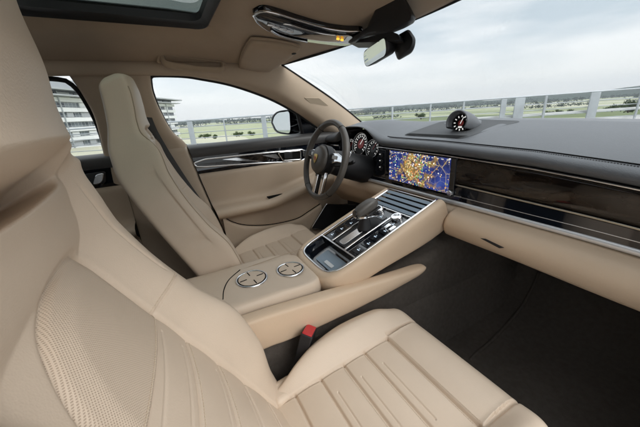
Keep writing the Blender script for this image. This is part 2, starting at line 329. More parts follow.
FH = np.array([-math.sin(YAW), math.cos(YAW), 0]); RH = np.array([math.cos(YAW), math.sin(YAW), 0]); O0 = np.array([CAM[0], CAM[1], 0])
def W(depth, side, z): return O0+FH*depth+RH*side+np.array([0, 0, z])     # the open place outside: metres out from the car towards the railing, and along it
b_ = MB().prism([W(-25, -55, -.27), W(9.6, -55, -.27), W(9.6, 45, -.27), W(-25, 45, -.27)], (0, 0, -.9)); b_.build('parking_deck', M['concrete'], smooth=False)['kind'] = 'structure'
def field_mat():
    m = mat('fields', (.2, .2, .1), .95, spec=.05); n = m.node_tree.nodes; l = m.node_tree.links; p = n['Principled BSDF']; tc = n['Texture Coordinate']
    mp = n.new('ShaderNodeMapping'); mp.inputs['Rotation'].default_value = (0, 0, -YAW+.12); mp.inputs['Scale'].default_value = (.0022, .011, 0)
    vo = n.new('ShaderNodeTexVoronoi'); vo.inputs['Scale'].default_value = 1; vo.inputs['Randomness'].default_value = .8
    sp = n.new('ShaderNodeSeparateColor'); cr = n.new('ShaderNodeValToRGB'); e = cr.color_ramp.elements
    while len(e) < 5: e.new(.5)
    for i, (q, c) in enumerate([(0, (.235, .26, .145)), (.25, (.34, .36, .23)), (.5, (.25, .275, .165)), (.7, (.45, .44, .34)), (.9, (.16, .19, .10))]): e[i].position = q; e[i].color = (*c, 1)
    cr.color_ramp.interpolation = 'CONSTANT'
    nz = n.new('ShaderNodeTexNoise'); nz.inputs['Scale'].default_value = .02; nz.inputs['Detail'].default_value = 5; mr = n.new('ShaderNodeMapRange'); mr.inputs['To Min'].default_value = .75; mr.inputs['To Max'].default_value = 1.2
    sc = n.new('ShaderNodeVectorMath'); sc.operation = 'SCALE'
    l.new(tc.outputs['Object'], mp.inputs[0]); l.new(mp.outputs[0], vo.inputs['Vector']); l.new(vo.outputs['Color'], sp.inputs[0]); l.new(sp.outputs[0], cr.inputs[0])
    l.new(tc.outputs['Object'], nz.inputs['Vector']); l.new(nz.outputs[0], mr.inputs['Value']); l.new(cr.outputs[0], sc.inputs[0]); l.new(mr.outputs[0], sc.inputs['Scale']); l.new(sc.outputs[0], p.inputs['Base Color']); return m
M['field'] = field_mat(); M['forest'] = mat('far_forest', (.025, .045, .030), .95, spec=.05, var=(.02, .35)); M['leaf'] = mat('shrub_leaves', (.055, .085, .03), .8, spec=.15, var=(2, .3)); M['bark'] = mat('shrub_bark', (.07, .05, .035), .9)
ZL = -9.
L_ = [W(a, b, ZL) for a, b in ((-700, -3200), (3200, -3200), (3200, 3200), (-700, 3200))]
mesh('grass_fields_ground', L_, [(0, 3, 2, 1)], M['field'], smooth=False)['kind'] = 'structure'
def hills():
    n = 160; a = np.linspace(rad(-25), rad(118), n); P = np.zeros((n, 6, 3))
    for i, q in enumerate(a):              # yaw left of straight ahead
        d = np.array([-math.sin(q), math.cos(q), 0]); hh = 14+8*math.sin(q*3.1+1)+5*math.sin(q*9)+2.5*math.sin(q*31)+random.random()*2.2
        if rad(20) < q < rad(45): hh += 3
        for j, (r_, k) in enumerate(((1150, 0), (1250, .35), (1400, .8), (1600, 1), (2000, .8), (2400, 0))): P[i, j] = O0+d*r_+np.array([0, 0, ZL-1+max(4, hh)*k*1.15])
    o = grid('wooded_hills', P, M['forest'], smooth=False, flip=True); o['kind'] = 'structure'
hills()
def tree_line():
    r3 = np.random.default_rng(5); cc = []; hs = []
    for (d0, s0, s1, hm, gap) in ((520, -700, 900, 4.5, .35), (760, -1000, 1300, 7, .2), (1000, -1300, 1700, 10, .08), (330, 60, 420, 3.2, .5)):
        for s_ in np.arange(s0, s1, hm*.45):
            if math.sin(s_*.011+d0)+math.sin(s_*.037+d0*.3) < -1.6+gap*3.2: continue
            h_ = hm*(.6+.6*r3.random()); N = 14; p = W(d0+r3.normal()*8, s_, ZL); q = r3.normal(size=(N, 3))*np.array([h_*.28, h_*.28, h_*.22])+p+np.array([0, 0, h_*.5]); q[:, 2] = np.maximum(q[:, 2], ZL+.1*h_); cc.append(q); hs.append(np.full(N, h_*.20))
    c = np.concatenate(cc); h_ = np.concatenate(hs)[:, None]; N = len(c); a = r3.normal(size=(N, 3)); a /= np.linalg.norm(a, axis=1)[:, None]; b = np.cross(a, r3.normal(size=(N, 3))); b /= np.linalg.norm(b, axis=1)[:, None]
    v = np.stack([c-a*h_, c+b*h_*.8, c+a*h_, c-b*h_*.8], 1).reshape(-1, 3); o = mesh('distant_tree_belts', v, [(4*i, 4*i+1, 4*i+2, 4*i+3) for i in range(N)], M['forest'], smooth=False); tag(o, kind='stuff')
tree_line()
def shrub(depth, side, h, wd, label, z=ZL, seed=0):
    r2 = np.random.default_rng(seed); p = W(depth, side, z); t = thing('shrub', label, 'shrub', p, 'shrubs in the field beyond the railing')
    m = MB()
    for k in range(5):
        q = p+np.array([r2.normal()*wd*.22, r2.normal()*wd*.22, h*.75]); m.tube([p, (p+q)/2+np.array([0, 0, .1*h]), q], [wd*.035, wd*.025, wd*.01], 6)
    m.build('stem', M['bark'], t)
    N = 900; cl = r2.normal(size=(9, 3))*np.array([wd*.30, wd*.30, h*.17])+p+np.array([0, 0, h*.55]); cc = cl[r2.integers(0, 9, N)]+r2.normal(size=(N, 3))*np.array([wd*.11, wd*.11, h*.12])
    cc[:, 2] = np.maximum(cc[:, 2], p[2]+.04*h); a = r2.normal(size=(N, 3)); a /= np.linalg.norm(a, axis=1)[:, None]; b = np.cross(a, r2.normal(size=(N, 3))); b /= np.linalg.norm(b, axis=1)[:, None]; sz = wd*.06
    v = np.stack([cc-a*sz, cc+b*sz*.6, cc+a*sz, cc-b*sz*.6], 1).reshape(-1, 3); mesh('foliage', v, [(4*i, 4*i+1, 4*i+2, 4*i+3) for i in range(N)], M['leaf'], t, smooth=False)
def at_depth(px, py, D):
    d = ray(px, py); d = d/(d@FH); q = CAM+d*D-O0; return q@RH, q[2]
SH = [(628, 112, 62, 'tallest dark shrub in the field at the right end of the railing'), (612, 111.5, 60, 'low round shrub just left of the tallest shrub, seen between railing posts at the right'),
      (571, 113.5, 64, 'small shrub standing alone left of the broad right-hand railing post'), (556, 114, 64, 'small twin-topped shrub right of the thin railing post over the dashboard'),
      (548, 114.5, 66, 'low spreading shrub beside the thin railing post over the dashboard'),
      (421, 119, 90, 'small dark bush in the field seen past the binnacle'), (205, 138, 40, 'leafy bush low behind the railing near the office building'), (239, 136, 44, 'bush at the foot of the railing in the middle of the driver window'),
      (216, 138, 42, 'low bush between the two left railing posts in the driver window'), (252, 135, 46, 'bush low in the driver window nearest the door mirror')]
for i, (px, py, D, lb) in enumerate(SH):
    sd, z = at_depth(px, py, D); hh = [2.3, 1.3, 1.1, 1.0, .9, 1.7, .7, .75, .6, .65][i]; shrub(D, sd, hh, hh*1.5, lb, z-.1, i+3)
# terrain rises towards the near field so the shrubs stand on it: a grassy bank in front of the railing
gb = np.array([[W(d_, s_, z_) for d_, z_ in ((12, -6.5), (30, -4.55), (36, -3.2), (60, -4.3), (70, -4.8), (95, -4.9), (130, -6.5), (200, ZL-.3))] for s_ in np.linspace(-160, 160, 40)])
def track_mat():
    return M['field']
grid('grassy_bank_ground', gb, M['field'], flip=False)['kind'] = 'structure'

def railing():
    D = 9.2; t = thing('metal_railing', 'long galvanised metal railing with thin cables along the edge of the parking deck', 'railing', W(D, 0, -.27))
    def P(px, dz, D_=D):
        d = ray(px, 0); # horizontal position only
        # find the pixel column at railing height
        lo = 60.
        q = None
        for py in np.arange(60, 170, 1.): 
            dd = ray(px, py); k = D_/(dd@FH); z = (CAM+dd*k)[2]
            if z < .9: q = (CAM+dd*k-O0)@RH; break
        return q
    ztop = lambda s: .885+.006*(s+3)
    s0, s1 = P(120, 0), P(700, 0)
    tube('top_rail', [W(D, s, ztop(s)) for s in np.linspace(s0-4, s1+4, 8)], .024, M['galv'], t)
    for k, z in enumerate((.70, .53, .36, .19, .02)): tube('cable', [W(D, s, z) for s in np.linspace(s0-4, s1+4, 4)], (.011 if k else .014), M['galv'], t, n=6)
    tube('bottom_rail', [W(D, s, -.13) for s in np.linspace(s0-4, s1+4, 4)], .03, M['galv'], t)
    MB().box(W(D+.12, P(480, 0)+7, .10), (14, .05, .16), RH, FH).build('white_rail', M['kerb'], t, bevel=.006)
    MB().box(W(D+.12, P(480, 0)+7, .40), (14, .04, .06), RH, FH).build('white_rail', M['kerb'], t, bevel=.006)
    for px, wd in ((133, .05), (190, .16), (223.7, .04), (263.5, .14), (338, .04), (392, .05), (430, .045), (463, .05), (503, .16), (519, .30), (545, .07), (594, .29), (640, .06), (690, .06)):
        s = P(px, 0); m = MB().box(W(D-.06, s, (ztop(s)-.02-.27)/2), (wd, .035, ztop(s)-.02+.27), RH, FH)
        m.build('post', M['galv'], t, bevel=.006)
railing()

def facade_mat():
    m = mat('office_facade_panes', (.06, .085, .11), .15, spec=.6); n = m.node_tree.nodes; l = m.node_tree.links; p = n['Principled BSDF']; tc = n['Texture Coordinate']
    d = n.new('ShaderNodeVectorMath'); d.operation = 'DOT_PRODUCT'; d.inputs[1].default_value = tuple(FH); sx = n.new('ShaderNodeSeparateXYZ'); cb = n.new('ShaderNodeCombineXYZ')
    l.new(tc.outputs['Object'], d.inputs[0]); l.new(tc.outputs['Object'], sx.inputs[0]); l.new(d.outputs['Value'], cb.inputs[0]); l.new(sx.outputs[2], cb.inputs[1])
    b = n.new('ShaderNodeTexBrick'); b.offset = .0; b.inputs['Scale'].default_value = 1; b.inputs['Brick Width'].default_value = 1.5; b.inputs['Row Height'].default_value = 1.5; b.inputs['Mortar Size'].default_value = .07; b.inputs['Bias'].default_value = -.2
    b.inputs['Color1'].default_value = (.03, .045, .06, 1); b.inputs['Color2'].default_value = (.22, .26, .29, 1); b.inputs['Mortar'].default_value = (.45, .47, .48, 1)
    l.new(cb.outputs[0], b.inputs['Vector']); l.new(b.outputs['Color'], p.inputs['Base Color']); return m
M['facade'] = facade_mat()
def office():
    t = thing('office_building', 'long white banded office building with dark window strips behind the driver seat', 'building', W(40, -80, ZL))
    # façade runs away from the car; floors of white panels over dark window strips
    L = 78.; d0, d1 = 45., 172.; fl = 3.0; ztop = 12.2; nrm = RH
    body = MB().prism([W(d0, -L-.6, ZL), W(d1, -L-.6, ZL), W(d1, -L-40, ZL), W(d0, -L-40, ZL)], (0, 0, ztop-ZL)); body.build('core', M['facade'], t, smooth=False)
    k = 0; z = ZL
    while z < ztop-2.2:
        MB().box(W((d0+d1)/2, -L, z+.75), (.9, d1-d0+.8, 1.25), RH, FH).build('parapet_band', M['white'], t, smooth=False)
        for d in np.arange(d0+1, d1, 8.4):
            if random.random() < .75: MB().box(W(d+random.random()*3, -L-.35, z+2.25), (.35, 2.3+random.random()*3.6, 1.5), RH, FH).build('wall_panel', M['white'] if random.random() < .6 else M['grey'], t, smooth=False)
        MB().box(W((d0+d1)/2, -L+.5, z+1.85), (.10, d1-d0+.8, .10), RH, FH).build('balcony_rail', M['galv'], t, smooth=False)
        z += fl; k += 1
    MB().box(W((d0+d1)/2+2, -L+1, ztop+.3), (5, d1-d0+6, .5), RH, FH).box(W((d0+d1)/2+2, -L+1.5, ztop-1.4), (3, d1-d0+2, .35), RH, FH).build('flat_roof', M['grey'], t, smooth=False)
    MB().box(W(112, -L-6, ztop+2.2), (8, 30, 3.6), RH, FH).build('roof_plant_room', M['grey'], t, smooth=False)
    m = MB()
    for d in np.arange(d0, d1+1, 16.8): MB().box(W(d, -L+.62, (ztop+ZL)/2), (.3, .3, ztop-ZL), RH, FH).build('column', M['galv'], t, smooth=False)
office()

# ------------------------------------------------------------------ cabin shell: floor, roof, pillars
def cabin_floor():
    xs = np.linspace(-.72, .72, 60); prof = resample([(-1.3, .03), (-.5, .03), (.2, .03), (.75, .035), (.98, .05), (1.10, .12), (1.22, .30), (1.30, .52)], 80)
    P = np.zeros((60, 80, 3))
    for i, x in enumerate(xs):
        for j, (y, z) in enumerate(prof):
            tun = .30*ss(.20, .115, abs(x))*ss(1.35, 1.0, y)+.0*y; zz = max(z, tun+.0) if tun > z else z
            P[i, j] = (x, y, zz+.0015*math.sin(x*31+y*9)+.002*math.sin(x*17-y*23))
    global FLOORP; FLOORP = prof
    o = grid('carpet_floor', P, M['carpet'], sharp=60); o['kind'] = 'structure'
cabin_floor()
def floor_at(px, py):
    d = ray(px, py)
    for k in np.arange(.3, 3, .002):
        p = CAM+d*k
        if p[2] <= np.interp(p[1], FLOORP[:, 0], FLOORP[:, 1])+.003: return p
FW = np.array([floor_at(px, py) for px, py in ((539, 272), (535, 282), (529, 294), (523, 305), (515, 315), (502, 330), (489, 343), (478, 352), (470, 360))])
tag(tube('floor_mat_piping', resample(FW, 80), .0055, M['carpet']), 'raised dark seam curving across the front passenger footwell carpet', 'mat edge')

for sx in (-1, 1):
    o = MB().box((sx*.775, -.15, -.02), (.20, 2.3, .17)).build('door_sill', M['black'], None, bevel=.02); tag(o, 'black door sill along the %s edge of the cabin floor' % ('left' if sx < 0 else 'right'), 'sill')
def zc(y): return np.interp(y, [-.9, -.3, 0, .2, .4, .55], [1.15, 1.175, 1.17, 1.145, 1.11, 1.085])
def roofz(x, y): return 1.075+(zc(y)-1.075)*(1-np.minimum(1, np.abs(x)/.585)**2.2)
def yhead(x): return .415+.135*(1-(abs(x)/.6)**2)
ROOF = thing('car_roof', 'beige cloth car headliner with a dark tinted panoramic sunroof', 'roof', (0, 0, 1.17))
SX, SY0, SY1 = .372, -.40, .080
def headliner():
    nx, ny = 120, 120; xs = np.linspace(-.59, .59, nx); P = np.zeros((nx, ny, 3))
    for i, x in enumerate(xs):
        for j, v in enumerate(np.linspace(0, 1, ny)):
            y = -.95+(yhead(x)+.95)*v; z = roofz(x, y)
            e = max(abs(x)-SX, (SY0-y), (y-SY1)); z += .020*math.exp(-(max(e, 0)/.035)**2)-.0*e
            P[i, j] = (x, y, z)
    f = []; 
    for q in gridf(nx, ny):
        c = P.reshape(-1, 3)[list(q)].mean(0)
        if abs(c[0]) < SX and SY0 < c[1] < SY1: continue
        f.append(q)
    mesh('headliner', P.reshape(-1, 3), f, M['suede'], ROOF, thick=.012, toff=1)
    ring = rounded([(-SX, SY0, 0), (SX, SY0, 0), (SX, SY1, 0), (-SX, SY1, 0)], .05, 8)
    def lift(p, dz, s): return np.array([p[0]*s, (p[1]+.155)*s-.155, roofz(p[0], p[1])+dz])
    R = np.array([[lift(p, .018, 1.03), lift(p, .004, .998), lift(p, .003, .985), lift(p, .012, .955), lift(p, .016, .90), lift(p, .034, .892)] for p in ring]); grid('sunroof_frame', R, M['black'], ROOF, cu=True, sharp=50)
    g = [(x, y, roofz(x, y)+.032) for x in np.linspace(-SX-.02, SX+.02, 14) for y in np.linspace(SY0-.02, SY1+.02, 14)]
    mesh('sunroof_glass', g, gridf(14, 14), M['roofglass'], ROOF)
    # outer roof skin round the opening, so that the roof is a closed body
    for nm, x0, x1, y0, y1 in (('roof_skin', -.64, -SX-.01, -.95, .40), ('roof_skin', SX+.01, .64, -.95, .40), ('roof_skin', -SX-.01, SX+.01, SY1+.01, .50), ('roof_skin', -SX-.01, SX+.01, -.95, SY0-.01)):
        g = [(x, y, roofz(x, y)+.055-.03*max(0, abs(x)-.5)/.1) for x in np.linspace(x0, x1, 12) for y in np.linspace(y0, y1, 20)]; mesh(nm, g, gridf(12, 20), M['paint'], ROOF, thick=.004)
headliner()
TH = [(-.95, -.640, 1.00), (-.6, -.628, 1.03), (-.3, -.622, 1.038), (-.113, -.621, 1.038), (0, -.623, 1.036), (.065, -.627, 1.027), (.184, -.638, 1.004), (.318, -.659, .962), (.42, -.68, .92), (.517, -.705, .869), (.60, -.73, .82), (.72, -.755, .745), (.86, -.775, .66)]
TH = [(x, y, z) for y, x, z in TH]
UP = [(-.590, -.95, 1.075), (-.588, -.6, 1.077), (-.587, -.3, 1.078), (-.587, -.113, 1.078), (-.587, 0, 1.078), (-.588, .08, 1.078), (-.590, .20, 1.078), (-.594, .32, 1.077), (-.603, .415, 1.073), (-.632, .56, 1.0), (-.664, .69, .935), (-.700, .82, .865), (-.735, .94, .795)]
def side_rail(sx, nm, parent):
    a = resample(TH, 110); b = resample(UP, 110); mid = (a+b)/2+np.array([.030, -.005, -.016]); q1 = a*.72+b*.28+np.array([.027, -.004, -.017]); q2 = a*.25+b*.75+np.array([.022, -.004, -.004])
    inn = a+np.array([-.022, 0, .006])
    L = np.stack([inn, a, q1, mid, q2, b, b+np.array([-.012, -.004, .006])], 1)
    L = np.stack([resample(L[i], 26) for i in range(110)]); L[:, :, 0] *= -sx
    return grid(nm, L, M['pillar'], parent, thick=.003)
M['pillar'] = mat('lit_beige_pillar_cloth', (.54, .432, .33), .85, spec=.12, bump=('noise', 700, .15, .001), var=(14, .03))  # paler copy of the headliner cloth, windscreen light put into its colour
side_rail(-1, 'cant_rail_trim', ROOF); side_rail(1, 'cant_rail_trim', ROOF)
# joint between the headliner and the windscreen pillar trim
pj = [VP(270, 88.5, (-.62, .4, 1.03), (1, -.3, -.4)), VP(273, 76, (-.60, .4, 1.05), (1, -.3, -.4)), VP(280, 66, (-.60, .42, 1.07), (1, -.3, -.4))]
def pillar_marks(parent):
    def on_pillar(px, py):
        a = resample(TH, 110); b = resample(UP, 110); mid = (a+b)/2+np.array([.030, -.005, -.016]); d = ray(px, py); k = np.arange(.6, 2.2, .002)[:, None]; P_ = CAM+d*k
        dd = np.linalg.norm(P_[:, None]-mid[None], axis=2).min(1); return P_[int(dd.argmin())]
    q = [on_pillar(px, py) for px, py in ((304, 97.5), (319, 98), (329, 106), (314, 107))]; m = np.mean(q, 0); n_ = np.cross(q[1]-q[0], q[3]-q[0]); n_ /= np.linalg.norm(n_); n_ = n_ if n_@(CAM-m) > 0 else -n_
    q = [m+(p-m)-n_*((p-m)@n_) for p in q]; MB().prism(rounded([p-n_*.004 for p in q], .006), n_*.005).build('airbag_cover', M['pillar2'], parent, bevel=.001)
M['pillar2'] = mat('embossed_beige_plastic', (.40, .32, .235), .7)
pillar_marks(ROOF)
tube('trim_joint', resample([np.array((-.600, .395, 1.071)), np.array((-.602, .392, 1.045)), np.array((-.617, .385, 1.005)), np.array((-.655, .375, .952))], 24), .0022, M['shade'], ROOF, n=6)
def grab_handle(parent):
    A = np.array([-.552, -.062, 1.082]); B = np.array([-.578, .150, 1.066]); n = np.array([.55, 0, -.83])
    P = [A-n*.006, A+n*.018+(B-A)*.02, A+n*.026+(B-A)*.12, (A+B)/2+n*.030, B+n*.026-(B-A)*.12, B+n*.018-(B-A)*.02, B-n*.006]
    h = resample(P, 40); prof = np.array([(math.cos(q)*.013, math.sin(q)*.008) for q in np.linspace(0, 2*math.pi, 16, endpoint=False)])
    t = np.gradient(h, axis=0); t /= np.linalg.norm(t, axis=1)[:, None]; G = np.zeros((40, 16, 3)); up0 = np.cross((B-A)/np.linalg.norm(B-A), n)
    for i in range(40):
        wv = up0; nv = np.cross(t[i], wv); 
        for j in range(16): G[i, j] = h[i]+wv*prof[j, 0]*1.2+nv*prof[j, 1]
    grid('grab_handle', G, M['suede'], parent, cv=True)
    c = (A+B)/2-n*.001; X = (B-A)/np.linalg.norm(B-A); Y = np.cross(n, X)
    out = rounded([c-X*.122-Y*.026, c+X*.122-Y*.026, c+X*.115+Y*.018, c-X*.115+Y*.018], .014)
    R = np.array([[p+(p-c)*.03+n*.0005, p+n*.003, p-(p-c)*.06+n*.0005, p-(p-c)*.10-n*.012] for p in out]); g = grid('handle_recess', R, M['suede'], parent, cu=True)
grab_handle(ROOF)
def visor():
    t = thing('sun_visor', 'folded beige sun visor against the headliner above the driver side of the windscreen', 'sun visor', (-.45, .3, 1.09))
    c = [np.array(p) for p in ((-.590, .215, 1.064), (-.33, .203, 1.112), (-.315, .392, 1.090), (-.597, .352, 1.050))]
    n = 30; U = np.linspace(-1, 1, n); P = np.zeros((n, n, 3))
    for i, a in enumerate(U):
        for j, b in enumerate(U):
            u, v = a*math.sqrt(1-b*b/2)*.32+a*.68, b*math.sqrt(1-a*a/2)*.32+b*.68   # square with rounded corners
            s_, r_ = (u+1)/2, (v+1)/2
            q = (c[3]*(1-s_)+c[2]*s_)*r_+(c[0]*(1-s_)+c[1]*s_)*(1-r_); P[i, j] = q-np.array([0, 0, .012*(1-max(abs(a), abs(b))**8)])
    grid('visor_panel', P, M['suede'], t, thick=.012, toff=0)
    e = [P[i, 0] for i in range(n)]+[P[-1, j] for j in range(1, n)]+[P[i, -1] for i in range(n-2, -1, -1)]+[P[0, j] for j in range(n-2, 0, -1)]
    tube('visor_edge_roll', np.array(e)+np.array([0, 0, .004]), .0045, M['suede'], t, closed=True)  # rounded edge in the visor's own cloth
    k = c[2]*.86+c[0]*.14; MB().lathe([(.010, 0), (.010, .012), (.006, .014)], k+np.array([0, 0, -.002]), (.1, 0, -1), 16).build('visor_clip', M['black'], t)
visor()
MB().box((0, -1.12, .45), (1.5, .04, 1.25)).build('rear_shade_plate', M['black'], ROOF)  # unseen plate added to keep light from behind off the seats
MB().box((.80, -.80, .40), (.06, .62, .80)).box((.70, -.80, .90), (.05, .62, .30)).build('side_shade_plates', M['black'], ROOF)  # unseen plates added on the right to shade the rear of the cabin
def roof_at(px, py, dz=0.):
    d = ray(px, py)
    for k in np.arange(.15, 2.5, .001):
        p = CAM+d*k
        if p[2] >= roofz(p[0], p[1])+dz: return p
def overhead_console():
    out = [roof_at(px, py, -.012) for px, py in ((253, 14), (258, 22), (268, 29), (282, 34), (300, 38), (320, 41), (338, 43), (350, 43), (359, 36), (362, 31), (345, 30), (325, 27), (300, 20), (275, 12), (262, 10))]
    R0 = resample(np.array(out+[out[0]]), 80)[:-1]; c = R0.mean(0); dn = np.array([0, 0, -1.])
    body = grid('overhead_console', np.array([[p+np.array([0, 0, .018]), p+dn*.004, p*.93+c*.07+dn*.010, p*.5+c*.5+dn*.011, c+dn*.012] for p in R0]), M['gloss'], ROOF, cu=True, sharp=60)
    tube('chrome_edge', R0+dn*.003, .0032, M['bright'], body, closed=True)
    def arc(a, b, f): return resample(np.array([R0[int(i) % 79]*f+c*(1-f)+dn*.013 for i in np.linspace(a, b, 12)]), 30)
    tube('chrome_strip', arc(50, 75, .62), .0026, M['bright'], body)
    for k, (px, py, m) in enumerate(((276, 27, 'chrome'), (283, 29, 'chrome'), (290, 31, 'chrome'), (271, 25, 'chrome'), (338, 39, 'amberlit'), (342, 40, 'amberlit'))):
        p = roof_at(px, py, -.026); MB().box(p, (.007 if m == 'chrome' else .004, .022 if m == 'chrome' else .010, .006), (1, 0, 0), (.1, .99, -.1), (0, .1, 1)).build('switch', M[m], body, bevel=.0015)
    tube('chrome_edge', arc(6, 22, .80), .004, M['bright'], body)
overhead_console()

# ------------------------------------------------------------------ windscreen with its sensor cover, mirror
def windscreen():
    t = thing('windscreen', 'clear raked windscreen across the front of the cabin', 'windscreen', (0, .7, .95))
    n = 40; U = np.linspace(-1, 1, n); P = np.zeros((n, 16, 3))
    for i, u in enumerate(U):
        top = np.array([u*.600, yhead(u*.6)+.002, 1.076+.012*(1-u*u)]); bot = np.array([u*.738, 1.02-.075*u*u, .80])
        for j, v in enumerate(np.linspace(0, 1, 16)): P[i, j] = top*(1-v)+bot*v+np.array([0, .02, .02])*math.sin(math.pi*v)
    grid('glass', P, M['glass'], t)
    side = [np.array(p)+np.array([.002, .001, .003]) for p in UP[8:]]
    for s_ in (1, -1): tube('edge_seal', resample([(p[0]*s_, p[1], p[2]) for p in side], 30), .0042, M['rubber'], t)
    tube('edge_seal', P[:, 0]+np.array([0, .004, .002]), .006, M['rubber'], t)
windscreen()
def sensor_cover():
    t = thing('camera_cover', 'black plastic camera housing at the top centre of the windscreen above the mirror', 'camera housing', (.08, .48, 1.07))
    pts = [V(px, py, y=.435) for px, py in ((375, 10), (379, -6), (384, -22), (398, -22), (404, -4), (413.5, 15), (412, 20), (402, 26), (390, 31), (376, 34), (362, 36), (352, 43), (346, 43), (352, 38), (366, 29))]
    c = np.mean(pts, axis=0); dr = np.array([-.055, .065, .012])
    o = resample(np.array(rounded(pts, .01, 4)), 90)
    R = np.array([[c, p*.75+c*.25+dr*-.02, p*.95+c*.05+dr*-.0, p+dr*.12, p+dr*.8, p*.9+c*.1+dr, c+dr] for p in o]); grid('housing', R, M['black'], t, cu=True, sharp=70)
    f = [V(px, py, y=.46) for px, py in ((348, 43), (390, 31), (398, 34), (400, 40), (375, 42))]; MB().prism(rounded(f, .004), (-.03, .06, -.006)).build('mirror_foot', M['black'], t, bevel=.003)
sensor_cover()
def rear_mirror():
    t = thing('rear_view_mirror', 'black rear view mirror hanging below the windscreen top with its pale glass facing the driver', 'mirror', (.05, .47, 1.0))
    C0 = V(375, 52, y=.47); nrm = np.array([-.12, -.965, -.225]); nrm /= np.linalg.norm(nrm)
    out = [VP(px, py, C0, nrm) for px, py in ((363.2, 52), (385.3, 37), (387.3, 54.5), (365.5, 67.5))]
    o = rounded(out, [.02, .012, .02, .02], 8); c = np.mean(o, axis=0)
    R = np.array([[p*.985+c*.015+nrm*.0015, p+(p-c)*.04+nrm*.000, p+(p-c)*.07-nrm*.008, p+(p-c)*.02-nrm*.028, p*.7+c*.3-nrm*.036, c-nrm*.038] for p in o])
    grid('housing', R, M['black'], t, cu=True, sharp=60)
    mesh('mirror_glass', [p*.985+c*.015+nrm*.0015 for p in o], [tuple(range(len(o)))], M['mirror'], t, smooth=False)
    tube('stalk', resample([c-nrm*.03, c-nrm*.045+np.array([.03, 0, .006]), V(400, 45, y=.515)], 12), .010, M['black'], t)
    # second dark pod of the mount seen to the right of the glass
    out2 = [V(px, py, y=.505) for px, py in ((397, 36), (409, 29), (416.5, 40), (413, 51), (397.5, 60), (393, 47))]
    o2 = rounded(out2, .012, 5); c2 = np.mean(o2, axis=0)
    R2 = np.array([[c2+np.array([.012, -.016, 0]), p*.8+c2*.2+np.array([.012, -.014, 0]), p+np.array([.003, -.003, 0]), p+np.array([-.015, .015, 0]), p*.8+c2*.2+np.array([-.028, .03, .004]), c2+np.array([-.030, .031, .004])] for p in o2])
    grid('mount_pod', R2, M['black'], t, cu=True, sharp=60)
rear_mirror()

# ------------------------------------------------------------------ left doors, centre pillar, belt
PIL = thing('centre_pillar', 'beige centre pillar trim behind the driver seat between the two left windows', 'pillar', (-.70, -.2, .5))
YF = [(1.05, -.105), (1.034, -.113), (.98, -.119), (.907, -.107), (.824, -.079), (.756, -.032), (.60, -.005), (.43, .03), (.25, .075), (.05, .10)]
def xf(z): return np.interp(z, [.05, .5, .76, .9, 1.04, 1.06], [-.70, -.705, -.715, -.665, -.605, -.600])
def pillar():
    rows = []
    for z, yf in YF:
        x = xf(z); yr = np.interp(z, [.05, .4, .77, .85, .93, 1.0, 1.05], [-.34, -.345, -.345, -.332, -.330, -.345, -.36])
        rows.append([(x-.05, yf+.004, z), (x-.006, yf, z), (x+.012, yf-.02, z), (x+.016, yf-.05, z), (x+.016, (yf+yr)/2, z), (x+.008, yr+.02, z), (x-.012, yr, z), (x-.06, yr-.002, z)])
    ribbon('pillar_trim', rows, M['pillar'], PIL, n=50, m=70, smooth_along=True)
    # lower harder panel with a seam, below the belt line
    rows = []
    for z, yf in YF:
        if z > .80: continue
        x = xf(z)+.004; yr = yf-.17
        rows.append([(x-.03, yf-.003, z), (x+.012, yf-.008, z), (x+.020, yf-.03, z), (x+.020, yf-.10, z), (x+.018, yr, z), (x-.01, yr-.004, z)])
    ribbon('lower_pillar_trim', rows, M['leather_d'], PIL, n=40, m=40, thick=.004)
    P = [V(px, py, x=-.655) for px, py in ((141, 105), (150, 128), (160, 146), (172, 165), (186, 186), (201, 207), (212, 222))]; P = resample(P, 40)
    L = np.array([[p+np.array([0, -.0215, 0]), p+np.array([.002, 0, 0]), p+np.array([0, .0215, 0])] for p in P]); grid('belt_strap', L, M['belt'], BELT, thick=.0015)
M['belt'] = mat('grey_belt_webbing', (.055, .053, .052), .75, bump=('noise', 600, .3, .001))
BELT = thing('seat_belt', 'dark grey seat belt strap hanging between driver seat and centre pillar', 'seat belt', (-.655, -.1, .8))
pillar()

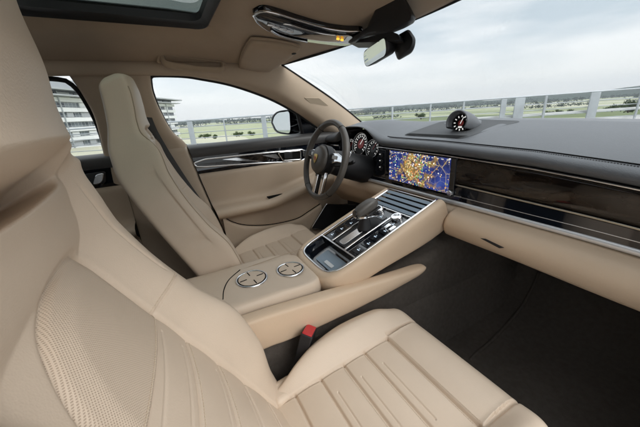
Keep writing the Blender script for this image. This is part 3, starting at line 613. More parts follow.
def window_pts(px, off=0.): return [VP(a, b, (-.768-off, 0, .76), (1, 0, -.5)) for a, b in px]
WIN = [(150.5, 82), (152.5, 93), (160, 112), (172, 133), (187, 147), (240, 141.5), (302, 134.5)]
def door(name, label, yr, y1, front):
    t = thing(name, label, 'door', (-.74, (yr+y1)/2, .3))
    ys = np.linspace(0, 1, 90)
    def prof(y):
        k = ss(.22, .62, y)*.075 if front else 0.
        return [(-.775, .757), (-.752, .760), (-.722, .757), (-.703, .745), (-.699, .725), (-.703, .705)], \
               [(-.708, .705), (-.706, .64), (-.700, .628)], \
               [(-.700, .630), (-.688, .618), (-.690, .55), (-.692, .485+k*.9), (-.676, .468+k), (-.635, .466+k), (-.608, .458+k), (-.602, .440+k), (-.620, .420+k*.9), (-.664, .400+k*.7), (-.684, .375+k*.5), (-.686, .30), (-.676, .20), (-.665, .06)]
    def sh(y, z): return yr+(y-yr)*1.0+np.interp(z, [.05, .25, .43, .6, .756, .8], [.135, .105, .062, .027, .0, -.01])*(1-(y-yr)/(y1-yr)) if front else y
    def strip(i, m, nm, mt):
        R = []
        for y in yr+(y1-yr)*ys: R.append([(x, sh(y, z), z) for x, z in resample(np.array(prof(y)[i]), m)])
        return grid(nm, np.array(R), M[mt], t)
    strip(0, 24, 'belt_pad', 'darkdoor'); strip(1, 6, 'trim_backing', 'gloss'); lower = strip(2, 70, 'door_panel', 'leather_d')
    # outer skin and inner carcass: the door is a closed body
    R = [[(-.712, sh(y, .05), .05), (-.80, sh(y, .05), .02), (-.87, sh(y, .3), .30), (-.89, sh(y, .5), .5), (-.86, sh(y, .7), .70), (-.79, sh(y, .75), .755), (-.772, sh(y, .75), .753)] for y in yr+(y1-yr)*ys]
    grid('outer_skin', np.array([resample(r_, 20) for r_ in R]), M['paint'], t)
    for y in (yr, y1):
        pr = [(x, z) for q in prof(y) for x, z in q]+[(-.80, .02), (-.87, .30), (-.89, .5), (-.86, .70), (-.79, .75)]
        mesh('door_edge', [(x, sh(y, z), z) for x, z in pr], [tuple(range(len(pr)))], M['shade'], t, smooth=False)
    return t, sh, lower
DOOR, dsh, panel = door('driver_door', 'closed beige leather driver door with dark top pad and silver trim strip, behind the steering wheel', -.03, .80, True)
def driver_details(t):
    # inlaid strip: silver frame round black and silver blades
    fr = [V(px, py, x=-.699) for px, py in ((193.5, 163), (205, 159), (250, 154.3), (303, 149.4), (306, 158), (300, 161.4), (250, 163.5), (205, 166.5), (196, 166.5))]
    o = rounded(fr, .012, 5); c = np.mean(o, axis=0)
    ins = mesh('trim_inlay', o, [tuple(range(len(o)))], M['gloss'], t, smooth=False)
    tube('trim_frame', np.array(o)+np.array([.002, 0, 0]), .0042, M['chrome'], ins, closed=True, n=8)
    for q, mt in ((((199, 164.3), (235, 160), (250, 161), (222, 164.3)), 'wood'), (((222, 159.5), (250, 161.5), (262, 161.5), (236, 157.7)), 'bright'), (((236, 157.7), (262, 155.5), (276, 158.5), (262, 161.5)), 'wood'), (((262, 155.5), (276, 154), (280, 158), (276, 158.7)), 'chrome')):
        p = [V(a, b, x=-.697) for a, b in q]; mesh('inlay_blade', p, [(0, 1, 2, 3)], M[mt], ins, smooth=False, thick=.002, toff=1)
    pl_ = [V(a, b, x=-.694) for a, b in ((278, 152.5), (300.5, 150.5), (300.5, 159.5), (283, 160.5))]; o2 = rounded(pl_, .01)
    h = mesh('door_handle', o2, [tuple(range(len(o2)))], M['shade'], t, smooth=False, thick=.003, toff=1); tube('handle_frame', np.array(o2)+np.array([.003, 0, 0]), .004, M['bright'], h, closed=True, n=8)
    hb = [V(a, b, x=-.686) for a, b in ((284, 153), (292, 152.5), (292, 158.5), (284, 159))]; MB().prism(rounded(hb, .006), (.006, 0, 0)).build('pull_lever', M['black'], h, bevel=.002)
    for i in range(2):
        q = [V(a, b, x=-.694) for a, b in ((303+2.6*i, 150+.2*i), (305+2.6*i, 150), (305+2.6*i, 156), (303+2.6*i, 156.3))]; MB().prism(q, (.004, 0, 0)).build('seat_memory_button', M['chrome'], t, bevel=.001)
    # pull pocket slot in the armrest
    sl_ = [V(a, b, x=-.640) for a, b in ((266, 196.5), (292, 191.3), (293, 193), (269, 199))]; MB().prism(rounded(sl_, .006), (.010, 0, 0)).build('pull_slot', M['shade'], t, bevel=.002)
    # raised lower bin line
    bl = resample([V(a, b, x=-.662) for a, b in ((222, 216), (232, 222), (248, 225.5), (272, 224.5), (296, 219), (308, 212), (320, 204))], 60); tube('door_bin_seam', bl, .004, M['shade'], t, n=6)
    bn = np.array([[p+np.array([-.03, 0, .002]), p+np.array([.004, 0, 0]), p+np.array([.016, 0, -.010]), p+np.array([.018, 0, -.08]), p+np.array([.020, 0, -.22])] for p in bl]); grid('door_bin', np.array([resample(r_, 24) for r_ in bn]), M['leather_d'], t)
    # loudspeaker grille low at the front of the door
    sp = [V(a, b, x=-.63) for a, b in ((311, 228), (326, 203.5), (357, 204.5), (345, 232))]; o3 = rounded(sp, .012)
    g = MB().prism(o3, (.006, 0, 0)).build('speaker_grille', M['black'], t, bevel=.002); tube('grille_frame', np.array(o3)+np.array([.006, 0, 0]), .0035, M['chrome'], g, closed=True, n=8)
    # window: glass, dark seals, quarter divider
    wt = window_pts([(150.5, 82), (152.5, 93), (160, 112), (172, 133), (187, 147)])
    top = [np.array(p)+np.array([-.004, 0, -.002]) for p in TH[3:]]; seal = [wt[4], wt[3], wt[2], wt[1], wt[0], np.array([-.629, -.112, 1.030])]+[top[0]+np.array([0, .02, 0])]+top[1:11]
    tube('window_seal', resample(seal, 120), .0075, M['rubber'], t)
    tube('window_seal', resample([wt[4], VP(240, 141.8, (-.768, 0, .76), (1, 0, -.5)), VP(302, 135, (-.768, 0, .76), (1, 0, -.5)), (-.765, .80, .757)], 30), .006, M['rubber'], t)
    G = np.array([[np.array(p), np.array([-.765, max(-.03, p[1]), .752])] for p in resample([(-.632, -.115, 1.028)]+[tuple(q) for q in top[1:12]], 60)])
    G2 = np.array([[np.array(p), np.array([np.interp(p[2], [.75, 1.03], [-.768, -.63]), (p[1]*.0-.03), p[2]])] for p in []])
    G = np.array([resample(r_, 10, False) for r_ in G]); grid('window_glass', G+np.array([-.012, 0, 0]), M['glass'], t)
    dv = [VP(a, b, (-.765, 0, .76), (1, 0, -.5)) for a, b in ((296.5, 109), (299.5, 122), (303, 136))]; MB().tube(resample(dv, 10), .010, 10).build('window_divider', M['rubber'], t)
    sail = [VP(a, b, (-.772, 0, .76), (1, 0, -.5)) for a, b in ((298, 111.5), (315, 124), (316, 134), (303.5, 135.5))]; MB().prism(sail, (-.01, 0, 0)).build('quarter_panel', M['paint'], t, bevel=.002)
driver_details(DOOR)
def door_mirror():
    t = thing('door_mirror', 'dark exterior mirror outside the driver window', 'mirror', (-.93, .60, .80))
    c = np.array([-.93, .585, .815]); n = np.array([.42, -.90, .03]); n /= np.linalg.norm(n)
    out = [VP(px, py, c, n) for px, py in ((271.5, 123), (272.5, 117), (277, 112), (284, 110.3), (296, 110), (300.5, 113), (301, 130), (298, 134.3), (284, 134.3), (276, 131.5))]
    o = resample(np.array(out+[out[0]]), 60)[:-1]; cc = o.mean(0)
    R = np.array([[p*.94+cc*.06, p-n*.0-n*-.004, p+(p-cc)*.05-n*.02, p+(p-cc)*.02-n*.06, p*.6+cc*.4-n*.115, cc-n*.125] for p in o]); grid('housing', R, M['paint'], t, cu=True)
    gl = [VP(px, py, c, n)+n*.0005 for px, py in ((273.5, 122.5), (275, 117), (279, 113), (285, 112), (289.5, 112), (290.5, 120), (290.5, 132), (285, 132.6), (278, 130.5))]; gl = resample(np.array(gl+[gl[0]]), 40)[:-1]
    mesh('mirror_glass', gl+n*.006, [tuple(range(len(gl)))], M['mirror'], t, smooth=False)
    foot = VP(303, 131, (-.80, .66, .77), (1, 0, 0)); MB().box((-.86, .655, .772), (.14, .06, .03)).build('mirror_arm', M['paint'], t, bevel=.01)
door_mirror()
RD, _, _ = door('rear_door', 'rear left door with a dark top and black trim, seen in the gap behind the driver seat', -1.05, -.300, False)
def rear_details(t):
    gl = [(-.64, -1.0, 1.0), (-.634, -.6, 1.028), (-.630, -.36, 1.03)]; G = np.array([[p, (-.768, p[1], .753)] for p in resample(gl, 20)]); grid('window_glass', np.array([resample(r_, 8, False) for r_ in G]), M['glass'], t)
    fr = resample([V(68, 76, x=-.615), V(78, 79, x=-.63), V(87, 92, x=-.655), V(95, 110, x=-.68), V(104, 135, x=-.715), V(108, 152, x=-.74)], 30)
    tube('window_seal', resample([(-.64, -1.0, 1.0), (-.634, -.6, 1.026), (-.630, -.40, 1.026), (-.640, -.355, 1.0), (-.676, -.338, .93), (-.716, -.334, .85), (-.765, -.343, .757)], 50), .008, M['rubber'], t)
    h = [V(px, py, x=-.695) for px, py in ((84, 174), (106, 171), (106, 183), (92, 184.5))]; MB().prism(rounded(h, .01), (.006, 0, 0)).build('handle_recess', M['black'], t, bevel=.002)
    h = [V(px, py, x=-.685) for px, py in ((96, 174.5), (104.5, 172.5), (103, 181), (98, 184), (93, 184))]; MB().prism(rounded(h, .008), (.012, 0, 0)).build('door_handle', M['chrome'], t, bevel=.004)
rear_details(RD)

# ------------------------------------------------------------------ seats
def shell(frame, wf, hf, hb, t0, t1, capt, capb, nphi, nb, nt, n=6., side=None, rk=.28):
    """closed cushion body: front height field hf(s,t), back hb(t), half width wf(t), in the seat's own (s, t, h) coordinates"""
    ph = np.linspace(-math.pi/2, math.pi/2, nphi); X = np.concatenate([np.sin(ph), np.sin(ph[::-1][1:-1][::max(1, nphi//nb)])])
    front = np.concatenate([np.ones(nphi, bool), np.zeros(len(X)-nphi, bool)])
    Cc = (1-np.abs(X)**n).clip(0)**(1/n); T = np.linspace(t0, t1, nt)
    k = np.ones(nt)
    if capt: k = np.where(T > t1-capt, np.sqrt((1-((T-(t1-capt))/capt)**2).clip(1e-6)), k)
    if capb: k = np.where(T < t0+capb, np.sqrt((1-((t0+capb-T)/capb)**2).clip(1e-6)), k)
    Wd = np.array([wf(t) for t in T])*(1-rk+rk*k)
    Sg = X[:, None]*Wd[None, :]; Tg = np.broadcast_to(T[None, :], Sg.shape).copy()
    HF = hf(Sg, Tg); HB = np.array([hb(t) for t in T])[None, :]; mid = HB+.45*(HF-HB)
    H = np.where(front[:, None], mid+(HF-mid)*Cc[:, None]*k[None, :], mid-(mid-HB)*Cc[:, None]*k[None, :])
    P = np.stack([Sg, Tg, H], -1)
    if side is not None: P = side(P, Cc, front)
    return P, front
def shell_normals(P):
    du = np.roll(P, -1, 0)-np.roll(P, 1, 0); dv = np.gradient(P, axis=1); n = np.cross(dv, du); return n/np.maximum(np.linalg.norm(n, axis=2), 1e-9)[..., None]
def add_shell(name, P, front, frame, m, parent, cut=None, cutname=None, cutmat=None, NN=None):
    nu, nv = P.shape[:2]; f = np.array(gridf(nu, nv, True)); v = P.reshape(-1, 3); vn = (shell_normals(P) if NN is None else NN).reshape(-1, 3)
    ci = [i*nv for i in range(nu)], [i*nv+nv-1 for i in range(nu)]
    def put(nm, F, mt, par, fr_, caps):
        u, inv = np.unique(F.ravel(), return_inverse=True); fl = [tuple(q[::-1]) for q in inv.reshape(-1, 4)]; vv = [v[u]]; nn = [vn[u]]; k = len(u)
        for c_, sg in caps: vv.append(v[c_]); nn.append(np.broadcast_to([0, sg, 0], (len(c_), 3))); fl.append(tuple(range(k, k+len(c_)))[::-sg]); k += len(c_)
        return mesh(nm, np.concatenate(vv), fl, mt, par, frame=fr_, vn=np.concatenate(nn))
    cp = [(ci[0], -1), (ci[1], 1)]
    if cut is None: return put(name, f, m, parent, frame, cp)
    c = v[f].mean(1); isf = front[(f//nv)].all(1); msk = isf & cut(c[:, 0], c[:, 1])
    main = put(name, f[~msk], m, parent, frame, cp)
    put(cutname, f[msk], cutmat, main, (base(main), (1, 0, 0), (0, 1, 0), (0, 0, 1)), [])
    return main
def frame_of(O, rec):
    r_ = rad(rec); return (np.array(O), np.array([1., 0, 0]), np.array([0, -math.sin(r_), math.cos(r_)]), np.array([0, math.cos(r_), math.sin(r_)]))
def to_frame(fr, p): d = np.asarray(p)-fr[0]; return np.array([d@fr[1], d@fr[2], d@fr[3]])
INS = [(-.119, .345), (-.121, .44), (-.119, .468), (-.108, .485), (-.085, .492), (-.05, .493), (-.015, .491), (.02, .484), (.050, .470), (.076, .445), (.098, .413), (.112, .38), (.119, .352)]
INS = [tuple(p) for p in resample(np.array(INS), 60)]
def inside(s, t):
    s, t = np.asarray(s), np.asarray(t); I = np.array(INS); r = t > .3520+.05*s
    top = np.interp(s, I[12:, 0], I[12:, 1], left=-1, right=-1); lo = np.interp(t, I[:14, 1], I[:14, 0]); return r & (t < top) & (s > lo)
def backrest_funcs(headk, tmax, hw, ak=1., hbk=0.):
    A = lambda t: (ak+(1-ak)*ss(.5, .58, t))*sint(t, [-.1, 0, .1, .2, .3, .4, .5, .54, .58, .62], [.008, .026, .060, .073, .053, .046, .055, .069, .088, .128])
    def hf(s, t):
        seam = lambda d, w_, dp: -dp*np.exp(-(d/w_)**2)
        a = np.abs(s)
        h = A(t)*ss(.108, .20, a)+.010*np.cos(np.clip(s/.12, -1, 1)*math.pi/2)*(a < .12)
        sh_ = sint(t, [.43, .475, .50, .53, .56, .6], [0, .002, .016, .030, .044, .05])
        h = np.maximum(h, sh_*(1-.0*a))+.006*ss(.47, .52, t)
        k = ss(.568, .590, t) if ak == 1 else ss(.565, .60, t)
        hd = sint(t, [.56, .585, .62, .66, .70, .74, .80], headk)-.05*(a/.15)**2*.5
        h = h*(1-k)+hd*k
        # hollow under the headrest
        h = h-(.070 if ak == 1 else .040)*np.exp(-(np.abs(t-(.571 if ak == 1 else .580)-.008*(s/.15)**2)/(.0125 if ak == 1 else .015))**4)*(ss(.150, .120, a) if ak == 1 else ss(.115, .075, a))+seam(np.abs(t-.5625-.010*(s/.15)**2), .0018, .0035)*ss(.17, .13, a)
        # channels and seams
        crease = np.where(t < .50, np.abs(a-.119), 9); h = h+seam(crease, .0042, .0075)*ss(.40, .35, t)
        cont = segdist(s, t, INS); ins = inside(s, t); h = h+seam(cont, .0042, .0060); h = h+.006*ss(0, .03, cont)*ins
        h = h+seam(np.where(t < .37, np.abs(t-.352-.05*s), 9), .0019, .0030)*ss(.215, .20, a)
        for ts in (.275, .195, .115, .035): h = h+np.where(a < .12, seam(np.abs(t-ts), .0022, .0048), 0)+np.where(a < .12, .0022*np.cos(np.clip((t-ts-.04)/.04, -1, 1)*math.pi/2), 0)
        for ts in (.335, .292, .212, .132, .052): h = h+np.where(a < .085, seam(np.abs(t-ts), .0013, .0022), 0)
        h = h+seam(np.abs(a-.185+.10*(t-.4)), .0016, .0030)*ss(.36, .38, t)*ss(.56, .52, t)
        return h
    wf = (lambda t: sint(t, [-.1, 0, .1, .3, .42, .5, .56, .62, .70, .76, .83], [.205, .234, .245, .245, .236, .206, .170, .136, .118, .112, .10])) if ak != 1 else lambda t: sint(t, [-.1, 0, .1, .3, .42, .5, .56, .61, .70, .76, .83], [.205, .234, .245, .245, .242, .227, .206, hw+.074, hw+.016, hw-.008, hw-.03])
    hb = lambda t: sint(t, [-.1, 0, .5, .58, .65, .83], [-.08, -.085, -.085, -.065, -.030, .01])+hbk*ss(.58, .80, t)
    return wf, hf, hb
def stitches(name, pts, parent, m='stitch', step=.0045, r=.00055):
    P = resample(np.array(pts), max(4, int(np.linalg.norm(np.diff(np.array(pts), axis=0), axis=1).sum()/step))); b = MB()
    for i in range(len(P)-1): b.tube([P[i]*.82+P[i+1]*.18, P[i]*.18+P[i+1]*.82], r, 5)
    return b.build(name, M[m], parent)
def seat(name, label, cx, oy, rec, headk, tmax, hw, hi, ak=1., hbk=0.):
    t = thing(name, label, 'car seat', (cx, oy+.2, .03), 'front seats')
    fr = frame_of((cx, oy, .28), rec); wf, hf, hb = backrest_funcs(headk, tmax, hw, ak, hbk)
    def side(P, Cc, front):
        # seam round the side of the bolster and the welt of the headrest
        d = np.abs(P[:, :, 2]-np.interp(P[:, :, 1], [-.1, .1, .3, .5, .6, .7, .83], [.0, .010, .008, .005, .02, .055, .07])); g = 1.5*np.exp(-(d/.0028)**2)*(np.abs(P[:, :, 0]) > .55*.24)*(Cc[:, None] < .93)*(1 if hi else (P[:, :, 1] < .56))
        P[:, :, 0] -= np.sign(P[:, :, 0])*.0035*g
        return P
    P, fr_m = shell(fr, wf, hf, hb, -.06, tmax, .05 if hi else .022, .03, 420 if hi else 320, 60, 460 if hi else 320, n=6. if hi else 9., side=side)
    cut = inside
    # headrest and backrest are two bodies that meet in the hollow
    nv = P.shape[1]; T = P[0, :, 1]; js = int(np.argmin(np.abs(T-(.571 if hi else .578))))
    NN = shell_normals(P); add_shell('backrest', P[:, :js+1], fr_m, fr, M['leather'], t, cut, 'perforated_insert', M['perf'], NN=NN[:, :js+1])
    hp = P[:, js:].copy(); add_shell('headrest', hp, fr_m, fr, M['leather'], t, NN=NN[:, js:])
    if not hi:
        ph = np.linspace(-math.pi/2, math.pi/2, 320)
        for xx in (.955, -.955):
            i = int(np.argmin(np.abs(np.sin(ph)-xx))); L_ = P[i, (T > .02) & (T < tmax-.035)]; q = np.array([fr[0]+fr[1]*a+fr[2]*b+fr[3]*c for a, b, c in L_]); q = q+fr[1]*math.copysign(.0004, xx)
            tube('edge_piping', resample(q[::6], 140), .0017, M['seamb'], t, n=6)
    # cushion in the frame (s, y, z)
    cf = (np.array([cx, oy+.027, 0]), np.array([1., 0, 0]), np.array([0, 1., 0]), np.array([0, 0, 1.]))
    def ch(s, y):
        a = np.abs(s); z = sint(y, [-.07, .03, .2, .3, .40], [.262, .272, .288, .298, .304]); seam = lambda d, w_, dp: -dp*np.exp(-(d/w_)**2)
        z = z+sint(y, [-.07, .02, .2, .3, .36, .42], [.035, .052, .056, .046, .024, .008])*ss(.118, .190, a)
        z = z+seam(np.abs(a-.128-.008*(y > .29)), .0030, .0065)
        c = a < .130
        for ys in (.288,): z = z+np.where(c, seam(np.abs(y-ys), .0030, .0075), 0)
        z = z+np.where(c & (y > .288), .007*np.sin(np.clip((y-.288)/.11, 0, 1)*math.pi), 0)
        for ys in (.214, .152, .088, .022): z = z+np.where(c & (y < .29), seam(np.abs(y-ys), .0024, .0055)+.0022*np.cos(np.clip((y-ys-.033)/.033, -1, 1)*math.pi/2), 0)
        for ys in (.231, .168, .104): z = z+np.where(a < .078, seam(np.abs(y-ys), .0013, .0024), 0)
        return z
    cw = lambda y: sint(y, [-.08, 0, .05, .12, .2, .3, .37, .42], [.150, .165, .185, .212, .224, .224, .214, .190])
    Pc, fc = shell(cf, cw, ch, lambda y: .15+.02*ss(.2, .42, y), -.075, .420, .050, .02, 400 if hi else 200, 50, 380 if hi else 200, rk=.40)
    cu = add_shell('cushion', Pc, fc, cf, M['leather'], t)
    MB().box((cx, oy+.17, .105), (.40, .40, .08)).build('seat_base', M['black'], t, bevel=.015)
    for sx in (-1, 1): MB().box((cx+sx*.17, oy+.17, .052), (.035, .62, .03)).build('seat_rail', M['black'], t, bevel=.004)
    # soft block where backrest and cushion meet
    if hi: b = MB().box((cx-.158, oy+.025, .225), (.058, .080, .10), (.96, .28, 0), (-.28, .94, -.2), (0, .2, .98)).build('hinge_cover', M['leather'], t, bevel=.014, seg=5)
    return t, fr, cf, hf, ch
PSEAT, pfr, pcf, phf, pch = seat('passenger_seat', 'nearest beige leather seat with perforated backrest panel and ribbed cushion, filling the lower left', .40, -.027, 27.9, [.110, .116, .129, .152, .169, .190, .209], .83, .160, True)
DSEAT, dfr, dcf, dhf, dch = seat('driver_seat', 'far beige leather driver seat standing upright beside the centre console, seen from its side', -.378, .025, 22.8, [.060, .064, .070, .086, .100, .106, .108], .750, .112, False, .86, .035)
def st_on(fr, hf, pts, lift=.0006):
    q = np.array(resample(np.array(pts, float), 80, False)); h = hf(q[:, 0], q[:, 1])+lift; return np.array([fr[0]+fr[1]*a+fr[2]*b+fr[3]*c for (a, b), c in zip(q, h)])
stitches('seam_stitching', st_on(pcf, pch, [(-.125, .2815), (.125, .2815)]), PSEAT); stitches('seam_stitching', st_on(pcf, pch, [(-.125, .2945), (.125, .2945)]), PSEAT)
for y_ in (.2085, .1465): stitches('seam_stitching', st_on(pcf, pch, [(-.122, y_), (.122, y_)]), PSEAT)
for t_ in (.269, .189): stitches('seam_stitching', st_on(pfr, phf, [(-.112, t_), (.112, t_)]), PSEAT)
stitches('seam_stitching', st_on(pfr, phf, [(-.19, .3485), (.11, .3635)]), PSEAT)
def buckle():
    t = thing('seat_belt_buckle', 'black seat belt buckle with red release button beside the passenger seat cushion', 'buckle', (.165, .06, .2))
    a = np.array([.178, .055, .20]); b = np.array([.180, .108, .338]); ax = (b-a)/np.linalg.norm(b-a); X = np.array([.72, -.69, .12]); X -= ax*(X@ax); X /= np.linalg.norm(X); Y = np.cross(ax, X)
    def sec(p, w_, d_): return [p+X*w_*1.35*i+Y*d_*1.35*j for i, j in ((-1, -1), (1, -1), (1, 1), (-1, 1))]
    q0 = sec(a-ax*.06, .008, .007); q1 = sec(a+ax*.02, .011, .008); q2 = sec(a+ax*.075, .0155, .010); q3 = sec(b, .0185, .0115)
    v = q0+q1+q2+q3; f = [(3, 2, 1, 0), (12, 13, 14, 15)]+[(4*k+i, 4*k+(i+1) % 4, 4*k+4+(i+1) % 4, 4*k+4+i) for k in range(3) for i in range(4)]
    mesh('buckle_body', v, f, M['black'], t, bevel=.003, sharp=50)
    r_ = sec(b-ax*.002, .0165, .0095); MB().prism(r_, ax*.006).build('release_button', M['red'], t, bevel=.0018)
    r2 = [p+Y*.009 for p in sec(b-ax*.012, .0165, .004)]; MB().prism(r2, ax*.010).build('release_button', M['red'], t, bevel=.0015)
buckle()

# ------------------------------------------------------------------ centre console
CON = thing('centre_console', 'wide beige leather centre console with gloss black control panel and covered cup holders', 'console', (0, .2, .03))
TO = np.array([0, .238, .4255]); TD = np.array([0, .9395, .3425]); TN = np.array([0, -.3425, .9395]); TX = np.array([1., 0, 0])
def TP(u, v, h=0.): return TO+TX*u+TD*v+TN*h                     # the sloping control panel
def tpix(px, py, h=0.): q = VP(px, py, TO+TN*h, TN)-TO; return q[0], q@TD
def console():
    # tunnel under everything
    rows = [[(-.14, y, .03), (-.135, y, z-.05), (-.10, y, z), (.10, y, z), (.135, y, z-.05), (.145, y, .03)] for y, z in ((-.45, .33), (0, .34), (.2, .33), (.5, .37), (.8, .42), (1.2, .40))]
    ribbon('tunnel_carpet', rows, M['carpet'], CON, n=50, m=40)
    # floating beige beam that carries the control panel
    out = [(-.132, .40), (-.128, .05), (-.112, -.025), (-.07, -.052), (0, -.058), (.07, -.054), (.112, -.030), (.131, .03), (.137, .12), (.139, .26), (.142, .42)]
    o = resample(np.array([(a, b) for a, b in out]), 120); inn = resample(np.array([(-.105, .40), (-.105, .08), (-.103, .025), (-.094, -.002), (-.074, -.017), (-.04, -.0215), (0, -.022), (.04, -.0215), (.074, -.017), (.095, -.001), (.105, .027), (.107, .08), (.108, .20), (.109, .30), (.110, .42)]), 120)
    R = []
    for p, q in zip(o, inn):
        bot = .075+.03*ss(.05, .35, p[1])
        d = p-q; R.append([TP(*q, -.012), TP(*q, -.002), TP(*(q+d*.12), .003), TP(*(q+d*.5), .006), TP(*(q+d*.85), .001), TP(*p, -.012), TP(*(p+d*.03), -.035), TP(*(p-d*.1), -bot+.012), TP(*(p-d*.5), -bot), TP(*(p*.6), -bot)])
    L = np.array([resample(r_, 44) for r_ in R]); grid('console_body', L, M['dashb'], CON)
    # frame, glossy panel
    fr = np.array([TP(*(q*1.0), .0015) for q in inn]); tube('panel_frame', fr, .0038, M['chrome'], CON)
    pnl = [TP(a, b, -.006) for a, b in ((-.104, .30), (-.104, .075), (.106, .075), (.108, .30))]
    base_ = mesh('control_panel', pnl, [(0, 1, 2, 3)], M['gloss'], CON, smooth=False, thick=.01, toff=-1)
    # open tray at the near end with a pale rubber mat
    tr = rounded([(-.101, .072), (-.100, -.019), (.101, -.019), (.103, .072)], [.004, .05, .05, .004], 8)
    c = np.mean(np.array(tr), 0); T2 = np.array([[TP(*p, -.002), TP(*(np.array(p)*.96+c*.04), -.028), TP(*c, -.030)] for p in map(np.array, tr)])
    tray = grid('storage_tray', T2, M['gloss'], CON, cu=True, sharp=40)
    MB().prism([TP(a, b, -.028) for a, b in rounded([(-.045, .0), (.075, .0), (.078, .055), (-.045, .055)], .008)], TN*.004).build('tray_mat', M['bluemat'], tray, bevel=.001)
    MB().prism([TP(a, b, -.023) for a, b in rounded([(-.0, .010), (.048, .010), (.048, .022), (-.0, .022)], .003)], TN*.001).build('mat_label', M['bracket'], tray)
    MB().box(TP(0, .075, -.003), (.21, .005, .008), TX, TD, TN).build('panel_frame', M['chrome'], CON, bevel=.001)
    # silver rails beside the gear lever slot
    for u0, u1, v1 in ((-.040, -.036, .22), (.040, .046, .29)):
        tube('slot_rail', resample([TP(u0, .078, .000), TP(u0, .15, .001), TP(u1, v1, .001)], 20), .0035, M['bright'], base_)
    MB().prism([TP(a, b, -.005) for a, b in rounded([(-.036, .085), (.036, .085), (.040, .25), (-.036, .25)], .01)], TN*.003).build('slot_plate', M['black'], base_, bevel=.001)
    MB().prism([TP(a, b, -.002) for a, b in rounded([(-.016, .09), (.016, .09), (.016, .20), (-.016, .20)], .01)], TN*.002).build('lever_slot', M['chrome'], base_, bevel=.001)
    # touch buttons: dark islands with pale marks
    k = 0
    for u, v, du, dv in ((-.072, .10, .045, .03), (-.072, .14, .045, .03), (-.072, .18, .045, .03), (-.070, .22, .045, .025), (.076, .105, .042, .028), (.076, .142, .042, .028), (.076, .178, .042, .028), (.078, .214, .044, .026), (0, .262, .05, .02), (.078, .252, .046, .026), (-.072, .255, .046, .026)):
        b = MB().prism([TP(a, b_, -.0055) for a, b_ in rounded([(u-du/2, v-dv/2), (u+du/2, v-dv/2), (u+du/2, v+dv/2), (u-du/2, v+dv/2)], .004)], TN*.002).build('touch_button', M['gloss2'], base_, bevel=.0008)
        MB().box(TP(u+.004*((k % 3)-1), v, -.0031), (.010, .003, .0006), TX, TD, TN).box(TP(u+.004*((k % 3)-1), v+.006, -.0031), (.004, .002, .0006), TX, TD, TN).build('button_mark', M['bluelit'], b); k += 1
    # rotary ring, two little toggles
    for u, v in ((-.035, .285), (.060, .283)):
        g = MB().lathe([(.019, -.005), (.019, .004), (.016, .007), (.012, .007), (.011, .003), (0, .003)], TP(u, v), TN, 28).build('rotary_dial', M['chrome'], base_)
    for u in (.072, .095): MB().box(TP(u, .232, .001), (.012, .026, .008), TX, TD, TN).build('toggle_switch', M['chrome'], base_, bevel=.002)
    # rear-facing air vent with four slats at the top of the panel
    vt = [TP(a, b, -.020) for a, b in ((-.104, .30), (.110, .30), (.112, .405), (-.104, .405))]; v_ = mesh('air_vent', vt, [(0, 1, 2, 3)], M['shade'], CON, smooth=False)
    for i in range(4):
        v0 = .312+.0245*i; MB().prism([TP(-.101, v0, -.001), TP(.107, v0, -.001), TP(.107, v0+.0145, .0015), TP(-.101, v0+.0145, .0015)], TN*-.002).build('vent_slat', M['slat'], v_, bevel=.0006)
    MB().box(TP(0, .305, -.002), (.212, .004, .007), TX, TD, TN).box(TP(.0, .41, -.002), (.226, .005, .007), TX, TD, TN).build('panel_frame', M['chrome'], CON, bevel=.001)
    # gear lever
    gl_ = MB().lathe([(.026, -.004), (.022, .012), (.017, .03), (.016, .052)], TP(.004, .190), (0, .0, 1), 24).build('gear_lever', M['black'], CON)
    C0 = TP(.004, .195)+np.array([0, .0, .066]); ks = []
    for q, wx, hy in ((-.046, .006, .006), (-.043, .014, .013), (-.034, .021, .018), (-.015, .025, .022), (.010, .026, .023), (.030, .024, .021), (.044, .016, .014), (.048, .006, .006)):
        A = np.array([0, .93, .36]); U = np.array([0, -.36, .93]); wx, hy = wx*.84, hy*.9; ks.append([C0+A*q+TX*wx*math.copysign(abs(math.cos(e))**.7, math.cos(e))+U*hy*math.copysign(abs(math.sin(e))**.7, math.sin(e)) for e in np.linspace(0, 2*math.pi, 36, endpoint=False)])
    kn = grid('lever_knob', np.array(ks), M['wheel'], gl_, cv=True, subsurf=1)
    A = np.array([0, .93, .36]); U = np.array([0, -.36, .93])
    ring = [C0+A*q_+TX*.0265*math.cos(e)+U*(.0235*math.sin(e)) for e, q_ in zip(np.linspace(-2.75, -.40, 24), np.linspace(-.034, -.034, 24))]
    sd = [C0+TX*.0245+A*q-U*(.012-.0*q) for q in np.linspace(-.036, .036, 14)]; sd2 = [C0-TX*.0245+A*q-U*.012 for q in np.linspace(-.036, .036, 14)]
    kt = MB(); kt.tube(resample(sd2[::-1][:13]+[C0-A*.046-U*.008]+sd[1:], 50), .0056, 8); kt.build('knob_trim', M['bright'], gl_)
    pl = MB().prism([C0+A*a+TX*b-U*c for a, b, c in ((-.030, -.018, .021), (-.030, .018, .021), (.018, .014, .046), (.018, -.014, .046))], A*.012).build('lever_collar', M['bright'], gl_, bevel=.004)
    MB().lathe([(.012, 0), (.011, .0015), (0, .002)], C0-A*.0455+U*.006, -A*.9+U*.4, 20).build('knob_mark', M['gloss'], gl_)
M['bluemat'] = mat('blue_grey_rubber_mat', (.22, .29, .36), .35); M['gloss2'] = mat('dark_touch_glass', (.012, .014, .018), .10, spec=.6); M['slat'] = mat('sky_tinted_vent_slat', (.10, .13, .16), .18, .6)  # slat colour paints in the blue sky reflected by black gloss
console()
